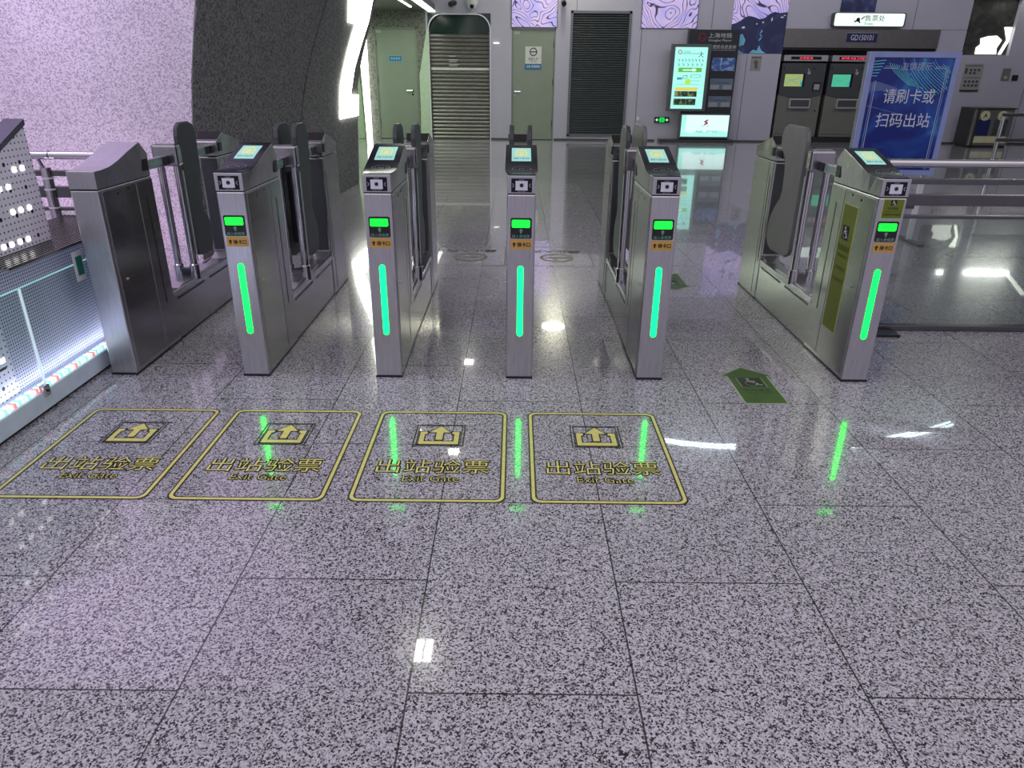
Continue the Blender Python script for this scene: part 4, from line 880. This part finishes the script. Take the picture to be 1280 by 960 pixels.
        MB().flat(arrow_up(0, .735, .022), O, 'front', .0008, .002).build('arrow', txtgreen, k_)
        MB().text('插入单程票', 0, .711, .082, .015, O, 'front', .0032).build('lettering', txtgreen if not access else txtgrey, k_)
        y_ = MB().rect(-.048, .051, .651, .696, O, 'front', .0016).build('slot_sticker', orange, b_)
        mb = MB(); mb.flat(arrow_up(-.031, .673, .022), O, 'front', .0008, .0016); mb.text('插卡口', .013, .673, .060, .021, O, 'front', .0028, bold=.02); mb.build('lettering', ink, y_)
        MB().flat(rr(-.0135, .0135, .225, .571, .0134, 6), O, 'front', .003).build('light_bar', led, b_)
    else:
        for k in range(2): MB().rect(-W2+.004, W2-.004, .896-.0, .900, (0, 0, 0), 'front', .001).build('front_seam', seamm, h_) if k == 0 else None
    if access:
        O = (0, 0, 0)
        k_ = MB().rect(-.042, .053, .806, .894, O, 'front', .0016).build('access_sticker', limeedge, b_)
        MB().rect(-.0395, .0505, .8085, .8915, O, 'front', .0006, .0016).build('sticker_face', lime, k_)
        MB().rect(-.008, .018, .864, .889, O, 'front', .0006, .0022).build('sticker_icon', ink, k_)
        mb = MB(); wheelchair(mb, .005, .876, .024, O, 'front', .0028); mb.build('wheelchair_mark', glasswhite, k_)
        mb = MB(); mb.text('专用通道', .005, .852, .05, .012, O, 'front', .0028); mb.rect(-.032, .042, .838, .839, O, 'front', .0005, .0022); mb.text('无障碍专用通道', .005, .825, .078, .012, O, 'front', .0028); mb.build('lettering', pm('dark_green_ink', (.02, .04, .004), .5), k_)
        O = (-W2-.0022, 0, 0)
        k_ = MB().rect(-.325, -.168, .19, .826, O, 'left', .0012).build('side_sticker', limeedge, b_)
        MB().rect(-.320, -.173, .195, .821, O, 'left', .0006, .0012).build('sticker_face', lime, k_)
        MB().rect(-.29, -.22, .655, .725, O, 'left', .0006, .0018).build('sticker_icon', ink, k_)
        mb = MB(); wheelchair(mb, -.255, .69, .062, O, 'left', .0024); mb.build('wheelchair_mark', glasswhite, k_)
        mb = MB(); mb.text('专用通道', -.247, .615, .13, .03, O, 'left', .0024); mb.text('Wide Aisle', -.247, .578, .10, .018, O, 'left', .0024); mb.text('无障碍通道', -.247, .515, .11, .02, O, 'left', .0024); mb.text('行李 轮椅 婴儿车', -.247, .455, .13, .02, O, 'left', .0024); mb.build('lettering', pm('dark_green_ink', (.02, .04, .004), .5), k_)
    # low middle housing
    m_ = MB().box(-W2+.004, W2-.004, .51, 1.415, .006, .245).build('base_housing', steelside, t, bevel=.003)
    for s in (-1, 1):
        MB().box(*sorted((s*(W2-.016), s*W2)), .512, 1.413, .245, .272).build('side_rail', steel, m_, bevel=.003)
        for v0, v1 in ((.56, .93), (1.01, 1.38)): MB().box(*sorted((s*(W2-.004), s*(W2-.0025))), v0, v1, .222, .234).build('slot', black, m_)
        MB().box(*sorted((s*(W2-.006), s*(W2-.002))), .51, 1.415, 0, .012).build('foot_trim', black, m_)
    MB().prism([(.512, .245), (.512, .30), (.62, .27), (.70, .285), (1.12, .285), (1.22, .262), (1.32, .27), (1.413, .30), (1.413, .245)], 'x', -W2+.018, W2-.018).build('top_tray', steel, m_)
    # poles with cap and sensor arms
    for u in (-.046, .046):
        q_ = MB().tube([(u, .86, .29), (u, .86, .915)], .0205, 16).build('pole', chrome, t, smooth=True)
        MB().tube([(u, .86, .262), (u, .86, .335), (u, .86, .345), (u, .86, .35)], [.0275, .0275, .0275, .022], 16).build('pole_collar', chrome, q_, smooth=True)
        MB().box(u-.0215 if u < 0 else u+.0185, u-.0185 if u < 0 else u+.0215, .874, .884, .36, .88).build('sensor_strip', pm('sensor_strip', (.40, .52, .48), .2), q_)
    MB().prism([(-.046, .262), (.046, .262), (.046, .325), (-.046, .325)], 'y', .842, .878).build('pole_bridge', darksteel, t)
    cb = MB().box(-.070, .070, .825, .898, .905, 1.022).build('cap_box', pm('cap_steel', (.36, .35, .37), .22, 1), t, bevel=.014)
    MB().box(-.05, .05, .835, .888, 1.0215, 1.0235).build('cap_inset', steel, cb)
    for v0, v1 in ((.505, .832), (.89, 1.418)):
        a_ = MB().box(-.016, .016, v0, v1, .915, .965).build('sensor_arm', steel, t, bevel=.003)
        for s in (-1, 1):
            MB().box(*sorted((s*.016, s*.018)), v0+.012, v1-.075, .925, .955).build('arm_window', pm('arm_glass', (.18, .30, .27), .15), a_)
            MB().box(*sorted((s*.016, s*.020)), v1-.07, v1-.01, .918, .962).build('arm_joint', black, a_)
    # flaps parallel to the lanes, folded against the gate
    for f_ in flaps:
        s = -1 if f_.lower() == 'l' else 1; wide = f_.isupper()
        pf = FLAP_W if wide else FLAP_N
        p_ = MB().prism(pf, 'x', *sorted((s*(W2-.0265), s*W2))).build('flap', flapgrey if wide else rubber, t, smooth=False, bevel=.006, label='long pale grey flap' if wide else None)
        MB().box(*sorted((s*.020, s*(W2-.0255))), 1.0, 1.045, .45, .86).build('flap_hinge', darksteel, p_)
    # rear column and head
    r_ = MB().box(-W2, W2, 1.415, 1.80, .006, .898).build('rear_column', steelside, t, bevel=.006)
    MB().box(-W2-.002, W2+.002, 1.413, 1.802, 0, .010).build('foot_trim', black, r_)
    MB().box(-W2+.014, W2-.014, 1.411, 1.416, .31, .885).build('inner_shade', rubber, r_)  # dark sheet paints the shade on the rear column's inner face
    for s in (-1, 1):
        MB().box(*sorted((s*W2, s*(W2+.0022))), 1.50, 1.785, .03, .885).build('side_door', steelside, r_)
        MB().box(*sorted((s*(W2+.000), s*(W2+.0016))), 1.455, 1.462, .25, .81).build('slot', black, r_)
    h2 = head_mesh(REAR_TOP, W2, .075, .902).build('rear_head', steelside, t, bevel=.002)
    for s in (-1, 1): MB().box(*sorted((s*(W2+.0005), s*(W2+.008))), 1.435, 1.475, .93, .98).build('sensor_window', black, h2)
    mb = MB(); pts = REAR_TOP[1:3]
    for p, q in zip(pts, pts[1:]): mb.hexa([(-p[2]+.003, p[0], p[1]+.0005), (p[2]-.003, p[0], p[1]+.0005), (q[2]-.003, q[0], q[1]+.0005), (-q[2]+.003, q[0], q[1]+.0005), (-p[2]+.003, p[0], p[1]+.003), (p[2]-.003, p[0], p[1]+.003), (q[2]-.003, q[0], q[1]+.003), (-q[2]+.003, q[0], q[1]+.003)])
    mb.build('rear_chamfer_panel', pm('dull_black_panel', (.022, .019, .020), .6, spec=.25), h2)  # dull black sheet over the inner chamfer of the rear head
    return t
XS = [x+.0633 for x in (-2.0017, -1.3433, -.6811, -.0335, .6155, 1.6374)]
gate(XS[0], 'left end ticket gate with a blank steel front beside the balustrade', reader=False, flaps=('r',))
gate(XS[1], 'ticket gate with lit front right of the blank end gate', led=greenled)
gate(XS[2], 'ticket gate lined up with the light strip and first sage door behind', led=tealled)
gate(XS[3], 'middle ticket gate seen head-on before the second sage door', led=tealled)
gate(XS[4], 'ticket gate left of the green floor arrow', flaps=('l', 'R'), led=tealled)
gate(XS[5], 'wide-lane ticket gate with lime accessibility stickers beside the glass barrier', flaps=('L',), access=True)

# ================================================================== FLOOR STICKERS
def exit_sticker(x, label):
    t = thing('floor_sticker', label, 'floor sticker', (x, 2.511, 0), 'exit gate floor stickers')
    O = (0, 0, .0004); w, h = .278, .364
    mb = MB(); mb.ring(rr(-w-.006, w+.006, -h-.006, h+.006, .036), rr(-w+.018, w-.018, -h+.018, h-.018, .024), O, 'floor', .0006); mb.build('border_outline', floorink, t)
    mb = MB(); mb.ring(rr(-w, w, -h, h, .034), rr(-w+.012, w-.012, -h+.012, h-.012, .026), O, 'floor', .0012); mb.build('border', gold, t)
    mb = MB(); mb.ring([(-.105, .045), (.105, .045), (.105, .238), (-.105, .238)], [(-.1, .05), (.1, .05), (.1, .233), (-.1, .233)], O, 'floor', .0006); mb.ring([(-.093, .053), (.093, .053), (.093, .230), (-.093, .230)], [(-.089, .057), (.089, .057), (.089, .226), (-.089, .226)], O, 'floor', .0006); mb.build('icon_frame', floorink, t)
    tray = [(-.082, .170), (-.082, .062), (.082, .062), (.082, .170), (.052, .170), (.052, .150), (.062, .150), (.062, .086), (-.062, .086), (-.062, .150), (-.052, .150), (-.052, .170)]
    arr = [(-.014, .10), (.014, .10), (.014, .165), (.044, .165), (.0, .222), (-.044, .165), (-.014, .165)]
    def grow(pts, k):
        cx = sum(p[0] for p in pts)/len(pts); cy = sum(p[1] for p in pts)/len(pts); return [(cx+(p[0]-cx)*(1+k), cy+(p[1]-cy)*(1+k)) for p in pts]
    mb = MB(); mb.flat(tray, O, 'floor', .0012); mb.flat(arr, O, 'floor', .0014); mb.build('exit_icon', gold, t)
    mb = MB(); mb.stroke(tray+tray[:1], .010, O, 'floor', .0010); mb.stroke(arr+arr[:1], .010, O, 'floor', .0010); mb.build('icon_outline', floorink, t)
    mb = MB()
    for k in range(8): mb.text('出站验票', .0046*math.cos(k*math.pi/4), -.118+.0046*math.sin(k*math.pi/4), .434, .102, O, 'floor', .0008)
    mb.build('lettering_outline', floorink, t)
    mb = MB(); mb.text('出站验票', 0, -.118, .434, .102, O, 'floor', .0013, bold=-.004); mb.build('lettering', gold, t)
    mb = MB()
    for k in range(8): mb.text('Exit Gate', .0036*math.cos(k*math.pi/4), -.207+.0036*math.sin(k*math.pi/4), .21, .044, O, 'floor', .0010)
    mb.build('english_lettering', floorink, t)
    mb = MB(); mb.text('Exit Gate', .0, -.207, .21, .044, O, 'floor', .0013, bold=-.012); mb.build('english_fill', gold, t)
for x, lb in ((-1.588, 'gold outlined exit gate sticker on the floor beside the balustrade'), (-.953, 'gold outlined exit gate sticker second from the balustrade'), (-.306, 'gold outlined exit gate sticker third from the balustrade'), (.350, 'gold outlined exit gate sticker on the floor, farthest from the balustrade')): exit_sticker(x, lb)
def arrow_sticker(x, y, rot, label):
    t = thing('arrow_sticker', label, 'floor sticker', (x, y, 0), 'green floor arrows'); t.rotation_euler[2] = rot
    O = (0, 0, .0004)
    out = [(-.105, -.20), (.105, -.20), (.105, .125), (.148, .125), (0, .25), (-.148, .125), (-.105, .125)]
    inn = [(-.097, -.192), (.097, -.192), (.097, .130), (.128, .132), (0, .239), (-.128, .132), (-.097, .130)]
    MB().flat(out, O, 'floor', .0006).build('edge', palevinyl, t); MB().flat(inn, O, 'floor', .0010).build('arrow_face', greenvinyl, t)
    MB().rect(-.058, .058, -.005, .105, O, 'floor', .0012).build('icon_square', floorink, t)
    mb = MB(); wheelchair(mb, 0, .05, .10, O, 'floor', .0014); mb.stroke([(-.062, -.005), (-.062, .105)], .003, O, 'floor', .0005, .0012); mb.stroke([(.062, -.005), (.062, .105)], .003, O, 'floor', .0005, .0012); mb.build('wheelchair_mark', palevinyl, t)
    mb = MB(); mb.text('专用通道', .0, -.045, .13, .030, O, 'floor', .0014); mb.text('Wide Aisle', 0, -.078, .12, .014, O, 'floor', .0014); mb.build('lettering', floorink, t)
arrow_sticker(1.183, 3.195, 0, 'green floor arrow with a wheelchair symbol before the wide lane')
arrow_sticker(1.15, 5.13, math.pi, 'green floor arrow partly hidden behind a gate, at the far end of the wide lane')
def noentry_sticker(x, label):
    t = thing('floor_sticker', label, 'floor sticker', (x, 5.865, 0), 'no entry floor stickers')
    O = (0, 0, .0004); w, h = .29, .345
    mb = MB(); mb.ring(rr(-w, w, -h, h, .03), rr(-w+.009, w-.009, -h+.009, h-.009, .022), O, 'floor', .0008); mb.build('border', pm('dim_gold_vinyl', (.16, .16, .07), .35), t)
    mb = MB(); mb.ring(circ(0, -.06, .14), circ(0, -.06, .11), O, 'floor', .001); mb.rect(-.10, .10, -.075, -.045, O, 'floor', .001); mb.build('barred_ring', pm('dim_gold_vinyl', (.16, .16, .07), .35), t)
    mb = MB(); mb.text('禁止入内', 0, .165, .42, .10, O, 'floor', .001, rot=math.pi, bold=.02); mb.build('lettering', floorink, t)
noentry_sticker(-.36, 'dim gold no entry sticker beyond the gates, left of the middle gate')
noentry_sticker(.35, 'dim gold no entry sticker beyond the gates, right of the middle gate')
